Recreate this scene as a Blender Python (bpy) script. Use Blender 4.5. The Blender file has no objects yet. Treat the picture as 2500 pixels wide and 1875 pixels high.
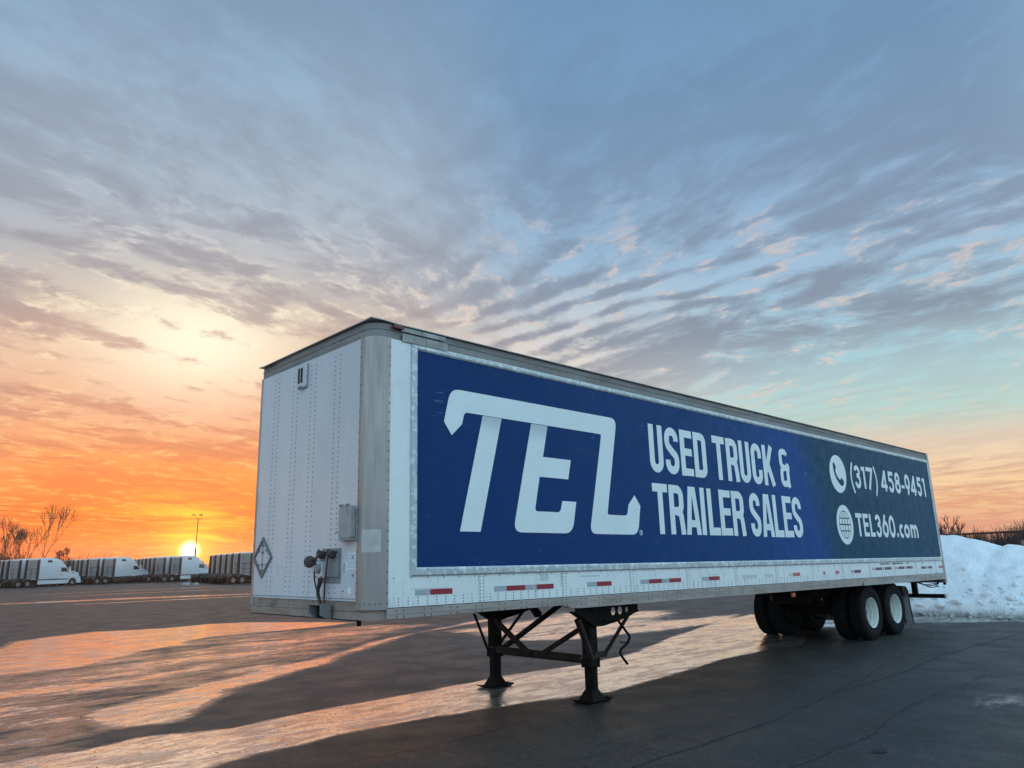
import bpy, bmesh, math, random
import numpy as np
from math import sin, cos, pi, radians, atan2, sqrt
from mathutils import Vector, Matrix, noise as mnoise

SC = bpy.context.scene
COL = SC.collection

# ------------------------------------------------------------------ camera
CAM = (-4.0423, -6.3097, 1.8013)
YAW, PITCH, ROLL, FOC = .8088, .2307, -.0265, 1806.7088
fw = Vector((cos(PITCH)*cos(YAW), cos(PITCH)*sin(YAW), sin(PITCH)))
rt = Vector((sin(YAW), -cos(YAW), 0))
up = rt.cross(fw)
r2 = rt*cos(ROLL)+up*sin(ROLL)
u2 = -rt*sin(ROLL)+up*cos(ROLL)
cd = bpy.data.cameras.new('camera')
cam = bpy.data.objects.new('camera', cd)
COL.objects.link(cam)
M = Matrix((r2, u2, -fw)).transposed().to_4x4()
M.translation = Vector(CAM)
cam.matrix_world = M
cd.sensor_width = 36
cd.lens = FOC/2500*36
cd.clip_start = .05
cd.clip_end = 6000
SC.camera = cam

# ------------------------------------------------------------------ sky
SUN_AZ, SUN_EL = 69.7, 1.04
W = bpy.data.worlds.new('World')
SC.world = W
W.use_nodes = True
nt = W.node_tree
nt.nodes.clear()


class NB:
    """tiny helper for node trees"""
    def __init__(s, nt): s.nt = nt
    def n(s, t, **k):
        o = s.nt.nodes.new(t)
        for a, b in k.items(): setattr(o, a, b)
        return o
    def link(s, a, b): s.nt.links.new(a, b)
    def put(s, sock, v):
        if isinstance(v, bpy.types.NodeSocket): s.link(v, sock)
        else: sock.default_value = v
    def m(s, op, a, b=None, c=None, clamp=False):
        o = s.n('ShaderNodeMath', operation=op, use_clamp=clamp)
        s.put(o.inputs[0], a)
        if b is not None: s.put(o.inputs[1], b)
        if c is not None: s.put(o.inputs[2], c)
        return o.outputs[0]
    def vm(s, op, a, b=None):
        o = s.n('ShaderNodeVectorMath', operation=op)
        s.put(o.inputs[0], a)
        if b is not None: s.put(o.inputs[1], b)
        return o.outputs['Value'] if op in ('DOT_PRODUCT', 'LENGTH') else o.outputs[0]
    def sm(s, x, a, b, lo=0., hi=1.):
        o = s.n('ShaderNodeMapRange', interpolation_type='SMOOTHSTEP')
        s.put(o.inputs[0], x); s.put(o.inputs[1], a); s.put(o.inputs[2], b)
        s.put(o.inputs[3], lo); s.put(o.inputs[4], hi)
        return o.outputs[0]
    def mix(s, f, a, b, blend='MIX'):
        o = s.n('ShaderNodeMix', data_type='RGBA', blend_type=blend)
        s.put(o.inputs[0], f)
        for i, v in ((6, a), (7, b)):
            if isinstance(v, (tuple, list)) and len(v) == 3: v = (*v, 1)
            s.put(o.inputs[i], v)
        return o.outputs[2]
    def ramp(s, f, stops, interp='EASE'):
        o = s.n('ShaderNodeValToRGB')
        cr = o.color_ramp
        cr.interpolation = interp
        while len(cr.elements) > 1: cr.elements.remove(cr.elements[-1])
        for i, (p, c) in enumerate(stops):
            e = cr.elements[0] if i == 0 else cr.elements.new(p)
            e.position = p
            e.color = (*c, 1) if len(c) == 3 else c
        s.put(o.inputs[0], f)
        return o.outputs[0]
    def noise(s, vec, scale, detail=4, rough=.55, dist=0., lac=2.):
        o = s.n('ShaderNodeTexNoise')
        if vec is not None: s.link(vec, o.inputs['Vector'])
        s.put(o.inputs['Scale'], scale); s.put(o.inputs['Detail'], detail)
        s.put(o.inputs['Roughness'], rough); s.put(o.inputs['Distortion'], dist)
        s.put(o.inputs['Lacunarity'], lac)
        return o.outputs[0]
    def comb(s, x, y, z):
        o = s.n('ShaderNodeCombineXYZ')
        for i, v in enumerate((x, y, z)): s.put(o.inputs[i], v)
        return o.outputs[0]


def L8(r, g, b, k=1.):
    f = lambda v: ((v/255+.055)/1.055)**2.4 if v > 10 else v/255/12.92
    return (f(r)*k, f(g)*k, f(b)*k)


B = NB(nt)
gen = B.n('ShaderNodeTexCoord').outputs['Generated']
sep = B.n('ShaderNodeSeparateXYZ')
B.link(gen, sep.inputs[0])
X, Y, Z = sep.outputs
el = B.m('MULTIPLY', B.m('ARCSINE', B.m('MINIMUM', B.m('MAXIMUM', Z, -1.), 1.)), 180/pi)
sa = radians(SUN_AZ)
hl = B.m('SQRT', B.m('ADD', B.m('ADD', B.m('MULTIPLY', X, X), B.m('MULTIPLY', Y, Y)), 1e-6))
cosd = B.m('DIVIDE', B.m('ADD', B.m('MULTIPLY', X, cos(sa)), B.m('MULTIPLY', Y, sin(sa))), hl)
sind = B.m('DIVIDE', B.m('SUBTRACT', B.m('MULTIPLY', Y, cos(sa)), B.m('MULTIPLY', X, sin(sa))), hl)
daz = B.m('MULTIPLY', B.m('ARCTAN2', sind, cosd), 180/pi)      # + is left of the sun
elp = B.m('DIVIDE', B.m('MAXIMUM', el, 0.), 90., clamp=True)
k9 = 1/90
sunr = B.ramp(elp, [(0, L8(255, 80, 4)), (2*k9, L8(255, 98, 8)), (4*k9, L8(255, 120, 34)), (7*k9, L8(252, 150, 80)),
                    (10*k9, L8(241, 172, 130)), (14*k9, L8(234, 190, 158)), (18*k9, L8(200, 184, 172)), (21*k9, L8(184, 184, 188)),
                    (26*k9, L8(172, 188, 203)), (34*k9, L8(150, 178, 203)), (45*k9, L8(118, 150, 186)), (1, L8(120, 155, 195))], 'LINEAR')
rigr = B.ramp(elp, [(0, L8(252, 165, 122)), (1.5*k9, L8(254, 180, 132)), (3*k9, L8(255, 206, 148)), (5*k9, L8(252, 216, 170)),
                    (7*k9, L8(232, 212, 188)), (9*k9, L8(186, 214, 206)), (14*k9, L8(166, 204, 218)), (20*k9, L8(160, 192, 217)),
                    (27*k9, L8(140, 175, 208)), (35*k9, L8(120, 157, 193)), (50*k9, L8(95, 135, 180)), (1, L8(120, 155, 195))], 'LINEAR')
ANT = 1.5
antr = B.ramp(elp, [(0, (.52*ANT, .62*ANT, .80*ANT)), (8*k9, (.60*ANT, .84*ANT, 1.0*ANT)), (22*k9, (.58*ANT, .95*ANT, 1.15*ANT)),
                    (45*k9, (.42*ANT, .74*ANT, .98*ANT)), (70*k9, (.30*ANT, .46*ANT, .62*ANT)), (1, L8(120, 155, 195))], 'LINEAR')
w1 = B.sm(cosd, .885, .992)
w2 = B.sm(cosd, -.05, .55)
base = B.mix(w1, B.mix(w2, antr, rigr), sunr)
warm = B.m('MULTIPLY', B.m('MULTIPLY', B.sm(cosd, .72, .94), B.sm(el, 23., 13.)), B.m('MULTIPLY', B.sm(el, -.5, 3.), .80))
base = B.mix(B.m('MULTIPLY', warm, B.m('SUBTRACT', 1., w1)), base, L8(248, 222, 203))
# cloud deck: stretched, rippled noise on a high plane, seen in perspective
inv = B.m('DIVIDE', 1., B.m('ADD', B.m('MAXIMUM', Z, 0.), .09))
PX, PY = B.m('MULTIPLY', X, inv), B.m('MULTIPLY', Y, inv)
wa = B.m('MULTIPLY', B.m('SUBTRACT', B.noise(B.comb(PX, PY, 3.1), .8, 3, .5), .5), .9)
wb = B.m('MULTIPLY', B.m('SUBTRACT', B.noise(B.comb(PX, PY, 9.7), .8, 3, .5), .5), .9)


def deck(az, su, sv, sc, rough, seed, det=8):
    """fractal streaks running towards compass direction az on the cloud plane"""
    c_, s_ = cos(radians(az)), sin(radians(az))
    U = B.m('ADD', B.m('ADD', B.m('MULTIPLY', PX, c_), B.m('MULTIPLY', PY, s_)), wa)
    V = B.m('ADD', B.m('SUBTRACT', B.m('MULTIPLY', PY, c_), B.m('MULTIPLY', PX, s_)), B.m('MULTIPLY', wb, .5))
    return B.noise(B.comb(B.m('MULTIPLY', U, su), B.m('MULTIPLY', V, sv), seed), sc, det, rough, .0)


side = B.sm(daz, -6., -30.)                       # 1 = right part of the view
def ripple(az, f, k, seed):
    """wave clouds: soft parallel rolls, broken up by noise"""
    c_, s_ = cos(radians(az)), sin(radians(az))
    U = B.m('ADD', B.m('MULTIPLY', PX, c_), B.m('MULTIPLY', PY, s_))
    V = B.m('SUBTRACT', B.m('MULTIPLY', PY, c_), B.m('MULTIPLY', PX, s_))
    w = B.noise(B.comb(B.m('MULTIPLY', U, .8), V, seed), 1.3, 5, .55)
    a_ = B.noise(B.comb(U, V, seed+4), .9, 3, .5)
    return B.m('MULTIPLY', B.m('SINE', B.m('ADD', B.m('MULTIPLY', V, f), B.m('MULTIPLY', w, k))), B.sm(a_, .38, .60))


band = B.m('MULTIPLY', B.sm(el, 27., 19.), B.sm(el, 6., 11.))
nR = B.m('ADD', B.m('ADD', B.m('MULTIPLY', deck(95, 1.05, 1.45, 1.5, .55, .3, 8), .52), B.m('MULTIPLY', deck(75, 1.5, 2.1, 4.0, .64, 5.3, 8), .48)), B.m('MULTIPLY', B.m('MULTIPLY', ripple(97, 42., 20., 1.7), .07), band))
nL = B.m('ADD', B.m('ADD', B.m('MULTIPLY', deck(8, .60, 1.15, 1.7, .56, 2.3), .56), B.m('MULTIPLY', deck(20, 1.4, 2.2, 4.6, .66, 8.3), .44)), B.m('MULTIPLY', ripple(12, 26., 14., 3.1), .035))
mx = B.n('ShaderNodeMix', data_type='FLOAT'); B.put(mx.inputs[0], side); B.put(mx.inputs[2], nL); B.put(mx.inputs[3], nR)
mask = mx.outputs[0]
n2 = deck(40, 1.6, 2.2, 4.5, .65, 6.6)
n3 = B.noise(B.comb(PX, PY, 7.3), .75, 4, .5)
mask = B.m('ADD', mask, B.m('MULTIPLY', B.m('SUBTRACT', n3, .5), .30))
cover = B.sm(mask, .41, .60)
edge = B.m('SUBTRACT', 1., B.m('ABSOLUTE', B.m('MULTIPLY', B.m('SUBTRACT', cover, .32), 3.0)), clamp=True)
csun = B.ramp(elp, [(0, L8(236, 76, 20)), (3*k9, L8(238, 100, 34)), (6*k9, L8(228, 120, 70)), (10*k9, L8(205, 140, 115)),
                    (15*k9, L8(190, 155, 142)), (20*k9, L8(160, 154, 160)), (27*k9, L8(146, 156, 172)), (40*k9, L8(122, 146, 172)), (1, L8(130, 150, 180))], 'LINEAR')
crig = B.ramp(elp, [(0, L8(240, 140, 100)), (3*k9, L8(232, 165, 128)), (6*k9, L8(206, 176, 155)), (10*k9, L8(176, 172, 172)),
                    (16*k9, L8(132, 140, 158)), (24*k9, L8(126, 144, 168)), (34*k9, L8(108, 137, 169)), (1, L8(120, 150, 185))], 'LINEAR')
ccol = B.mix(w1, crig, csun)
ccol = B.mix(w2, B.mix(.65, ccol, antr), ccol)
dens = B.m('MULTIPLY', B.sm(el, 22., 38., .88, .60), B.m('SUBTRACT', 1., B.m('MULTIPLY', B.m('MULTIPLY', B.sm(el, 16.5, 11.5), B.sm(el, 4.5, 7.5)), B.m('MULTIPLY', B.sm(daz, -28., -48.), .75))))
sky = B.mix(B.m('MULTIPLY', cover, dens), base, ccol)
# lit cloud rims
rim = B.mix(w1, L8(232, 205, 190), B.ramp(elp, [(0, L8(255, 190, 60)), (5*k9, L8(255, 190, 95)), (10*k9, L8(252, 205, 150)), (16*k9, L8(255, 232, 195)), (24*k9, L8(215, 215, 220)), (1, L8(180, 195, 215))], 'LINEAR'))
rf = B.m('MULTIPLY', B.m('MULTIPLY', edge, B.sm(n2, .48, .62)), B.m('MULTIPLY', B.sm(el, 30., 18., 0., .8), B.sm(cosd, .2, .95, .45, 1.)))
sky = B.mix(rf, sky, rim)
# glow where the low sun shines through the thin deck above it
gx = B.m('DIVIDE', B.m('ADD', daz, -.5), 7.2)
gy = B.m('DIVIDE', B.m('SUBTRACT', el, 16.), 4.2)
g = B.m('EXPONENT', B.m('MULTIPLY', B.m('ADD', B.m('MULTIPLY', gx, gx), B.m('MULTIPLY', gy, gy)), -1.))
g = B.m('MULTIPLY', g, B.sm(mask, .56, .46, .22, 1.))
sky = B.mix(B.m('MULTIPLY', g, .95, clamp=True), sky, (1.12, 1.0, .76))
# streaked yellow glow round the sun
sdir = (cos(radians(SUN_EL))*cos(sa), cos(radians(SUN_EL))*sin(sa), sin(radians(SUN_EL)))
stk = B.noise(B.comb(B.m('MULTIPLY', daz, .12), B.m('MULTIPLY', el, 1.15), 2.2), 1.0, 5, .6, .4)
dx = B.m('DIVIDE', daz, 3.4)
dy = B.m('DIVIDE', B.m('SUBTRACT', el, 2.2), 2.3)
hg = B.m('EXPONENT', B.m('MULTIPLY', B.m('ADD', B.m('MULTIPLY', dx, dx), B.m('MULTIPLY', dy, dy)), -1.))
hg = B.m('MULTIPLY', hg, B.sm(stk, .44, .62))
sky = B.mix(B.m('MULTIPLY', hg, .95), sky, L8(255, 222, 60))
ang = B.m('MULTIPLY', B.m('ARCCOSINE', B.m('MINIMUM', B.vm('DOT_PRODUCT', gen, sdir), 1.)), 180/pi)
c1 = B.m('EXPONENT', B.m('MULTIPLY', B.m('POWER', B.m('DIVIDE', ang, 1.7), 2.), -1.))
c2 = B.m('EXPONENT', B.m('MULTIPLY', B.m('POWER', B.m('DIVIDE', ang, .52), 3.), -1.))
sky = B.mix(B.m('MULTIPLY', c1, .95), sky, (1.5, .72, .04))
sky = B.mix(c2, sky, (5., 4.2, 2.6))
# below the horizon the far ground takes over
sky = B.mix(B.sm(el, -.5, -3.), sky, (.10, .085, .08))
nis = B.n('ShaderNodeTexSky', sky_type='NISHITA', sun_disc=False)
nis.sun_elevation = radians(SUN_EL)
nis.sun_rotation = radians(90-SUN_AZ)
bg1 = B.n('ShaderNodeBackground'); B.link(sky, bg1.inputs[0]); bg1.inputs[1].default_value = 1.
bg2 = B.n('ShaderNodeBackground'); B.link(nis.outputs[0], bg2.inputs[0]); bg2.inputs[1].default_value = .015
ad = B.n('ShaderNodeAddShader'); B.link(bg1.outputs[0], ad.inputs[0]); B.link(bg2.outputs[0], ad.inputs[1])
out = B.n('ShaderNodeOutputWorld'); B.link(ad.outputs[0], out.inputs[0])
W.cycles.sampling_method = 'MANUAL'
W.cycles.sample_map_resolution = 2048

# ------------------------------------------------------------------ sun lamp
sl = bpy.data.lights.new('sun', 'SUN')
sl.energy = .7
sl.angle = radians(.5)
sl.color = (1., .50, .20)
so = bpy.data.objects.new('sun', sl)
so.rotation_euler = Vector(sdir).to_track_quat('Z', 'Y').to_euler()
COL.objects.link(so)

vs = SC.view_settings
vs.view_transform = 'Standard'
vs.look = 'None'
vs.exposure = 0
vs.gamma = 1
vs.use_curve_mapping = False

# ------------------------------------------------------------------ mesh helpers
def GZ(x, y):
    """height of the lot: level round the trailer, a little lower far off"""
    d = sqrt(x*x+y*y)
    t = min(max((d-32)/60, 0), 1)
    return -.43*t*t*(3-2*t)


class MB:
    def __init__(s): s.v = []; s.f = []
    def add(s, vs_, fs_):
        o = len(s.v)
        s.v += [tuple(map(float, p)) for p in vs_]
        s.f += [tuple(i+o for i in f) for f in fs_]
        return s
    def box(s, x0, x1, y0, y1, z0, z1):
        return s.add([(x, y, z) for z in (z0, z1) for y in (y0, y1) for x in (x0, x1)],
                     [(0, 2, 3, 1), (4, 5, 7, 6), (0, 1, 5, 4), (2, 6, 7, 3), (0, 4, 6, 2), (1, 3, 7, 5)])
    def bar(s, a, b, w, h, ref=(0, 0, 1)):
        """square bar from a to b, w wide across, h along ref"""
        a, b = Vector(a), Vector(b); d = (b-a).normalized(); ref = Vector(ref)
        if abs(d.dot(ref)) > .98: ref = Vector((1, 0, 0))
        p = d.cross(ref).normalized(); q = p.cross(d)
        vs_ = [e+p*(i*w/2)+q*(j*h/2) for e in (a, b) for i, j in ((-1, -1), (1, -1), (1, 1), (-1, 1))]
        return s.add(vs_, [(0, 3, 2, 1), (4, 5, 6, 7), (0, 1, 5, 4), (1, 2, 6, 5), (2, 3, 7, 6), (3, 0, 4, 7)])
    def tube(s, pts, r, n=6, caps=True):
        pts = [Vector(p) for p in pts]
        rr = r if isinstance(r, (list, tuple)) else [r]*len(pts)
        o = len(s.v); u = None
        for i, p in enumerate(pts):
            d = (pts[min(i+1, len(pts)-1)]-pts[max(i-1, 0)]).normalized()
            if u is None: u = d.orthogonal().normalized()
            else:
                u = (u-d*u.dot(d))
                u = u.normalized() if u.length > 1e-6 else d.orthogonal().normalized()
            w = d.cross(u)
            for k in range(n):
                a = 2*pi*k/n
                s.v.append(tuple(p+(u*cos(a)+w*sin(a))*rr[i]))
        for i in range(len(pts)-1):
            for k in range(n):
                a, b = o+i*n+k, o+i*n+(k+1) % n
                s.f.append((a, b, b+n, a+n))
        if caps:
            s.f.append(tuple(o+k for k in range(n))[::-1])
            e = o+(len(pts)-1)*n
            s.f.append(tuple(e+k for k in range(n)))
        return s
    def prism(s, poly, axis, a, b):
        """polygon in the plane across `axis`, swept from a to b"""
        n = len(poly)
        def P(p, t):
            return {'x': (t, p[0], p[1]), 'y': (p[0], t, p[1]), 'z': (p[0], p[1], t)}[axis]
        vs_ = [P(p, a) for p in poly]+[P(p, b) for p in poly]
        return s.add(vs_, [tuple(range(n))[::-1], tuple(range(n, 2*n))]+[(i, (i+1) % n, n+(i+1) % n, n+i) for i in range(n)])
    def lathe(s, prof, c, axis='y', n=40, a0=0, a1=2*pi):
        """profile (radius, offset along axis)"""
        full = abs(a1-a0-2*pi) < 1e-6
        m = n if full else n+1
        o = len(s.v)
        for k in range(m):
            a = a0+(a1-a0)*k/n
            for r, t in prof:
                if axis == 'y': s.v.append((c[0]+r*cos(a), c[1]+t, c[2]+r*sin(a)))
                elif axis == 'z': s.v.append((c[0]+r*cos(a), c[1]+r*sin(a), c[2]+t))
                else: s.v.append((c[0]+t, c[1]+r*cos(a), c[2]+r*sin(a)))
        q = len(prof)
        for k in range(n):
            k2 = (k+1) % m
            for i in range(q-1):
                s.f.append((o+k*q+i, o+k*q+i+1, o+k2*q+i+1, o+k2*q+i))
        return s
    def loft(s, rings, caps=True):
        n = len(rings[0]); o = len(s.v)
        for r in rings: s.v += [tuple(map(float, p)) for p in r]
        for i in range(len(rings)-1):
            for k in range(n):
                a, b = o+i*n+k, o+i*n+(k+1) % n
                s.f.append((a, b, b+n, a+n))
        if caps:
            s.f.append(tuple(o+k for k in range(n))[::-1]); e = o+(len(rings)-1)*n
            s.f.append(tuple(e+k for k in range(n)))
        return s
    def dot(s, c, r, nrm, h=.004, n=6):
        """a rivet head: a low cone frustum standing on a wall"""
        nrm = Vector(nrm); u = nrm.orthogonal().normalized(); w = nrm.cross(u); c = Vector(c)
        vs_ = [c+(u*cos(2*pi*k/n)+w*sin(2*pi*k/n))*r for k in range(n)]+[c+nrm*h+(u*cos(2*pi*k/n)+w*sin(2*pi*k/n))*r*.6 for k in range(n)]
        return s.add(vs_, [tuple(range(n, 2*n))]+[(k, (k+1) % n, n+(k+1) % n, n+k) for k in range(n)])
    def mesh(s, name, m, smooth=None, fixn=True):
        me = bpy.data.meshes.new(name)
        me.from_pydata(s.v, [], s.f)
        if fixn:
            bm = bmesh.new(); bm.from_mesh(me)
            bmesh.ops.recalc_face_normals(bm, faces=bm.faces)
            bm.to_mesh(me); bm.free()
        if m: me.materials.append(m)
        if smooth:
            me.shade_smooth()
            me.set_sharp_from_angle(angle=radians(smooth))
        return me


def link(name, me, parent=None, loc=None):
    o = bpy.data.objects.new(name, me)
    COL.objects.link(o)
    if parent is not None: o.parent = parent
    if loc is not None: o.location = loc
    return o


def thing(name, label, cat, loc=(0, 0, 0), rz=0, group=None):
    o = bpy.data.objects.new(name, None); COL.objects.link(o)
    o.empty_display_size = .2
    o.location = loc; o.rotation_euler = (0, 0, rz)
    o['label'] = label; o['category'] = cat
    if group: o['group'] = group
    return o


def tag(o, label, cat, group=None):
    o['label'] = label; o['category'] = cat
    if group: o['group'] = group
    return o


def bevel(o, w, seg=1):
    m = o.modifiers.new('bevel', 'BEVEL'); m.width = w; m.segments = seg; m.limit_method = 'ANGLE'; m.angle_limit = radians(40)
    return o


# ------------------------------------------------------------------ materials
def mat(name, col, rough=.5, metal=0., var=.12, scale=3., dirt=None, spec=.5, stretch=(1, 1, 1), coat=0., bump=0., bscale=60., dscale=1.5, dlo=.5, dhi=.75, grime=False):
    m = bpy.data.materials.new(name); m.use_nodes = True
    b = NB(m.node_tree); p = m.node_tree.nodes['Principled BSDF']
    tc = b.n('ShaderNodeTexCoord').outputs['Object']
    mp = b.n('ShaderNodeMapping'); b.link(tc, mp.inputs[0]); mp.inputs['Scale'].default_value = stretch
    v = mp.outputs[0]
    n = b.noise(v, scale, 6, .6)
    lo = tuple(c*(1-var) for c in col); hi = tuple(min(c*(1+var), .95) for c in col)
    c = b.mix(b.sm(n, .3, .7), lo, hi)
    if dirt is not None:
        n2 = b.noise(v, dscale, 8, .65, .4)
        c = b.mix(b.sm(n2, dlo, dhi), c, dirt)
    if grime:
        zz_ = b.n('ShaderNodeSeparateXYZ'); b.link(tc, zz_.inputs[0])
        lowz = b.sm(zz_.outputs[2], 2.3, 1.35)
        mg = b.n('ShaderNodeMapping'); b.link(tc, mg.inputs[0]); mg.inputs['Scale'].default_value = (1, 1, .22)
        run = b.sm(b.noise(mg.outputs[0], 9., 7, .68), .52, .72)
        smear = b.sm(b.noise(tc, 3.5, 8, .7, .8), .50, .70)
        c = b.mix(b.m('ADD', b.m('MULTIPLY', run, b.m('ADD', .10, b.m('MULTIPLY', lowz, .40))), b.m('MULTIPLY', smear, .10), clamp=True), c, (.33, .29, .27))
    b.link(c, p.inputs['Base Color'])
    r = b.sm(b.noise(v, scale*2.3, 4), .3, .7, max(rough-.08, .02), min(rough+.1, 1))
    b.link(r, p.inputs['Roughness'])
    p.inputs['Metallic'].default_value = metal
    p.inputs['Specular IOR Level'].default_value = spec
    p.inputs['Coat Weight'].default_value = coat
    p.inputs['Coat Roughness'].default_value = .12
    if bump:
        bn = b.n('ShaderNodeBump'); bn.inputs['Strength'].default_value = bump; bn.inputs['Distance'].default_value = .01
        b.link(b.noise(v, bscale, 3), bn.inputs['Height']); b.link(bn.outputs[0], p.inputs['Normal'])
    return m


shaded_front_white = mat('shaded_front_white', (.60, .575, .615), .36, var=.06, scale=.9, dirt=(.50, .47, .48), dscale=2.6, dlo=.54, dhi=.85, stretch=(1, 1, .45), coat=.25, bump=.35, bscale=2.4, grime=True)  # front wall white; its dull lavender shade is put into the base colour
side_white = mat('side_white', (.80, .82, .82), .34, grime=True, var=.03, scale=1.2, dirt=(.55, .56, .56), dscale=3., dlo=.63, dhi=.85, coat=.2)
alu = mat('weathered_aluminium', (.35, .325, .31), .36, metal=.55, var=.10, scale=2.6, dirt=(.26, .22, .20), stretch=(5, 5, .3), dscale=2.4, dlo=.45, dhi=.75)
alu_rail = mat('rail_aluminium', (.37, .32, .29), .5, metal=.35, var=.14, scale=2.5, dirt=(.25, .18, .14), stretch=(.5, 3, 3), dscale=2., dlo=.5, dhi=.75)
alu_top = mat('top_rail_aluminium', (.235, .222, .212), .55, metal=.3, var=.12, scale=2.5, dirt=(.18, .16, .155), stretch=(.4, .4, 3))
alu_dirty = mat('dirty_aluminium', (.30, .225, .195), .6, metal=.2, var=.14, scale=3, dirt=(.19, .12, .09), stretch=(1, 1.2, 2.5), dscale=2.5, dlo=.48, dhi=.72)
frame_m = mat('sign_frame_metal', (.44, .48, .50), .45, metal=.35, var=.08, scale=4, dirt=(.66, .69, .70), dscale=14., dlo=.5, dhi=.58)
patch_m = mat('patch_metal', (.46, .46, .45), .4, metal=.5, var=.1, scale=8)
rivet_m = mat('dark_rivets', (.07, .075, .08), .5, metal=.3, var=.3, scale=40)
rivet_al = mat('rail_rivets', (.10, .09, .085), .5, metal=.4, var=.3, scale=40)
gap_m = mat('dark_joint', (.02, .022, .025), .8)
black_steel = mat('black_steel', (.006, .0055, .0055), .65, var=.3, scale=6, dirt=(.017, .011, .009), spec=.12)
rust_steel = mat('rusty_steel', (.034, .022, .018), .75, var=.3, scale=5, dirt=(.060, .032, .020), spec=.2, dscale=6)
rubber = mat('rubber', (.007, .0075, .0085), .8, var=.25, scale=9, spec=.15, dirt=(.017, .016, .016), dscale=5, dlo=.55, dhi=.8)
rim_m = mat('rim_white', (.68, .70, .66), .45, var=.08, scale=5, dirt=(.42, .38, .32), dscale=8, dlo=.55, dhi=.8)
red_tape = mat('red_tape', (.30, .012, .03), .35, var=.15, scale=40)
faded_tape = mat('faded_red_tape', (.50, .10, .08), .45, var=.2, scale=30)
dark_tape = mat('dark_red_tape', (.10, .012, .03), .35, var=.2, scale=40)
grey_tape = mat('silver_tape', (.40, .43, .46), .3, var=.15, scale=60, metal=.2)
old_tape = mat('worn_silver_tape', (.62, .60, .58), .5, var=.1, scale=30, dirt=(.55, .40, .34), dscale=20, dlo=.58, dhi=.7)
vent_m = mat('vent_grey', (.52, .53, .56), .45, var=.06, scale=8)
box_m = mat('document_box_grey', (.34, .32, .32), .5, var=.08, scale=5, dirt=(.25, .22, .21), dscale=4)
plate_m = mat('plate_grey', (.24, .235, .25), .5, metal=.2, var=.12, scale=7)
brown_cast = mat('brown_casting', (.055, .036, .032), .65, var=.3, scale=20)
hose_blk = mat('black_hose', (.018, .018, .02), .5)
hose_red = mat('red_hose', (.10, .015, .018), .5)
placard_m = mat('placard_holder', (.20, .18, .185), .5, metal=.25, var=.1, scale=10)
label_m = mat('white_label', (.76, .78, .82), .4, var=.03)
label_grey = mat('grey_label', (.55, .57, .60), .4, var=.06, scale=20)
print_m = mat('faint_print', (.22, .23, .27), .5, var=.2, scale=60)
ink_m = mat('dark_print', (.07, .07, .10), .5, var=.2, scale=60)
seal_m = mat('panel_seam_grey', (.58, .59, .62), .5, var=.05)
amber = mat('amber_lens', (.55, .12, .03), .25, var=.1, scale=30)
red_lens = mat('red_lens', (.16, .012, .012), .3, var=.1, scale=30)
flap_m = mat('mud_flap', (.34, .36, .38), .4, var=.12, scale=6)
splice_m = mat('splice_aluminium', (.32, .30, .285), .5, metal=.35, var=.2, scale=6, dirt=(.2, .18, .17), dscale=5)
roof_m = mat('roof_sheet', (.30, .29, .29), .5, metal=.4, var=.15, scale=2)
letter_white = mat('vinyl_white', (.78, .83, .84), .42, var=.03, scale=2., dirt=(.66, .71, .72), dscale=6, dlo=.62, dhi=.9)

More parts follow.
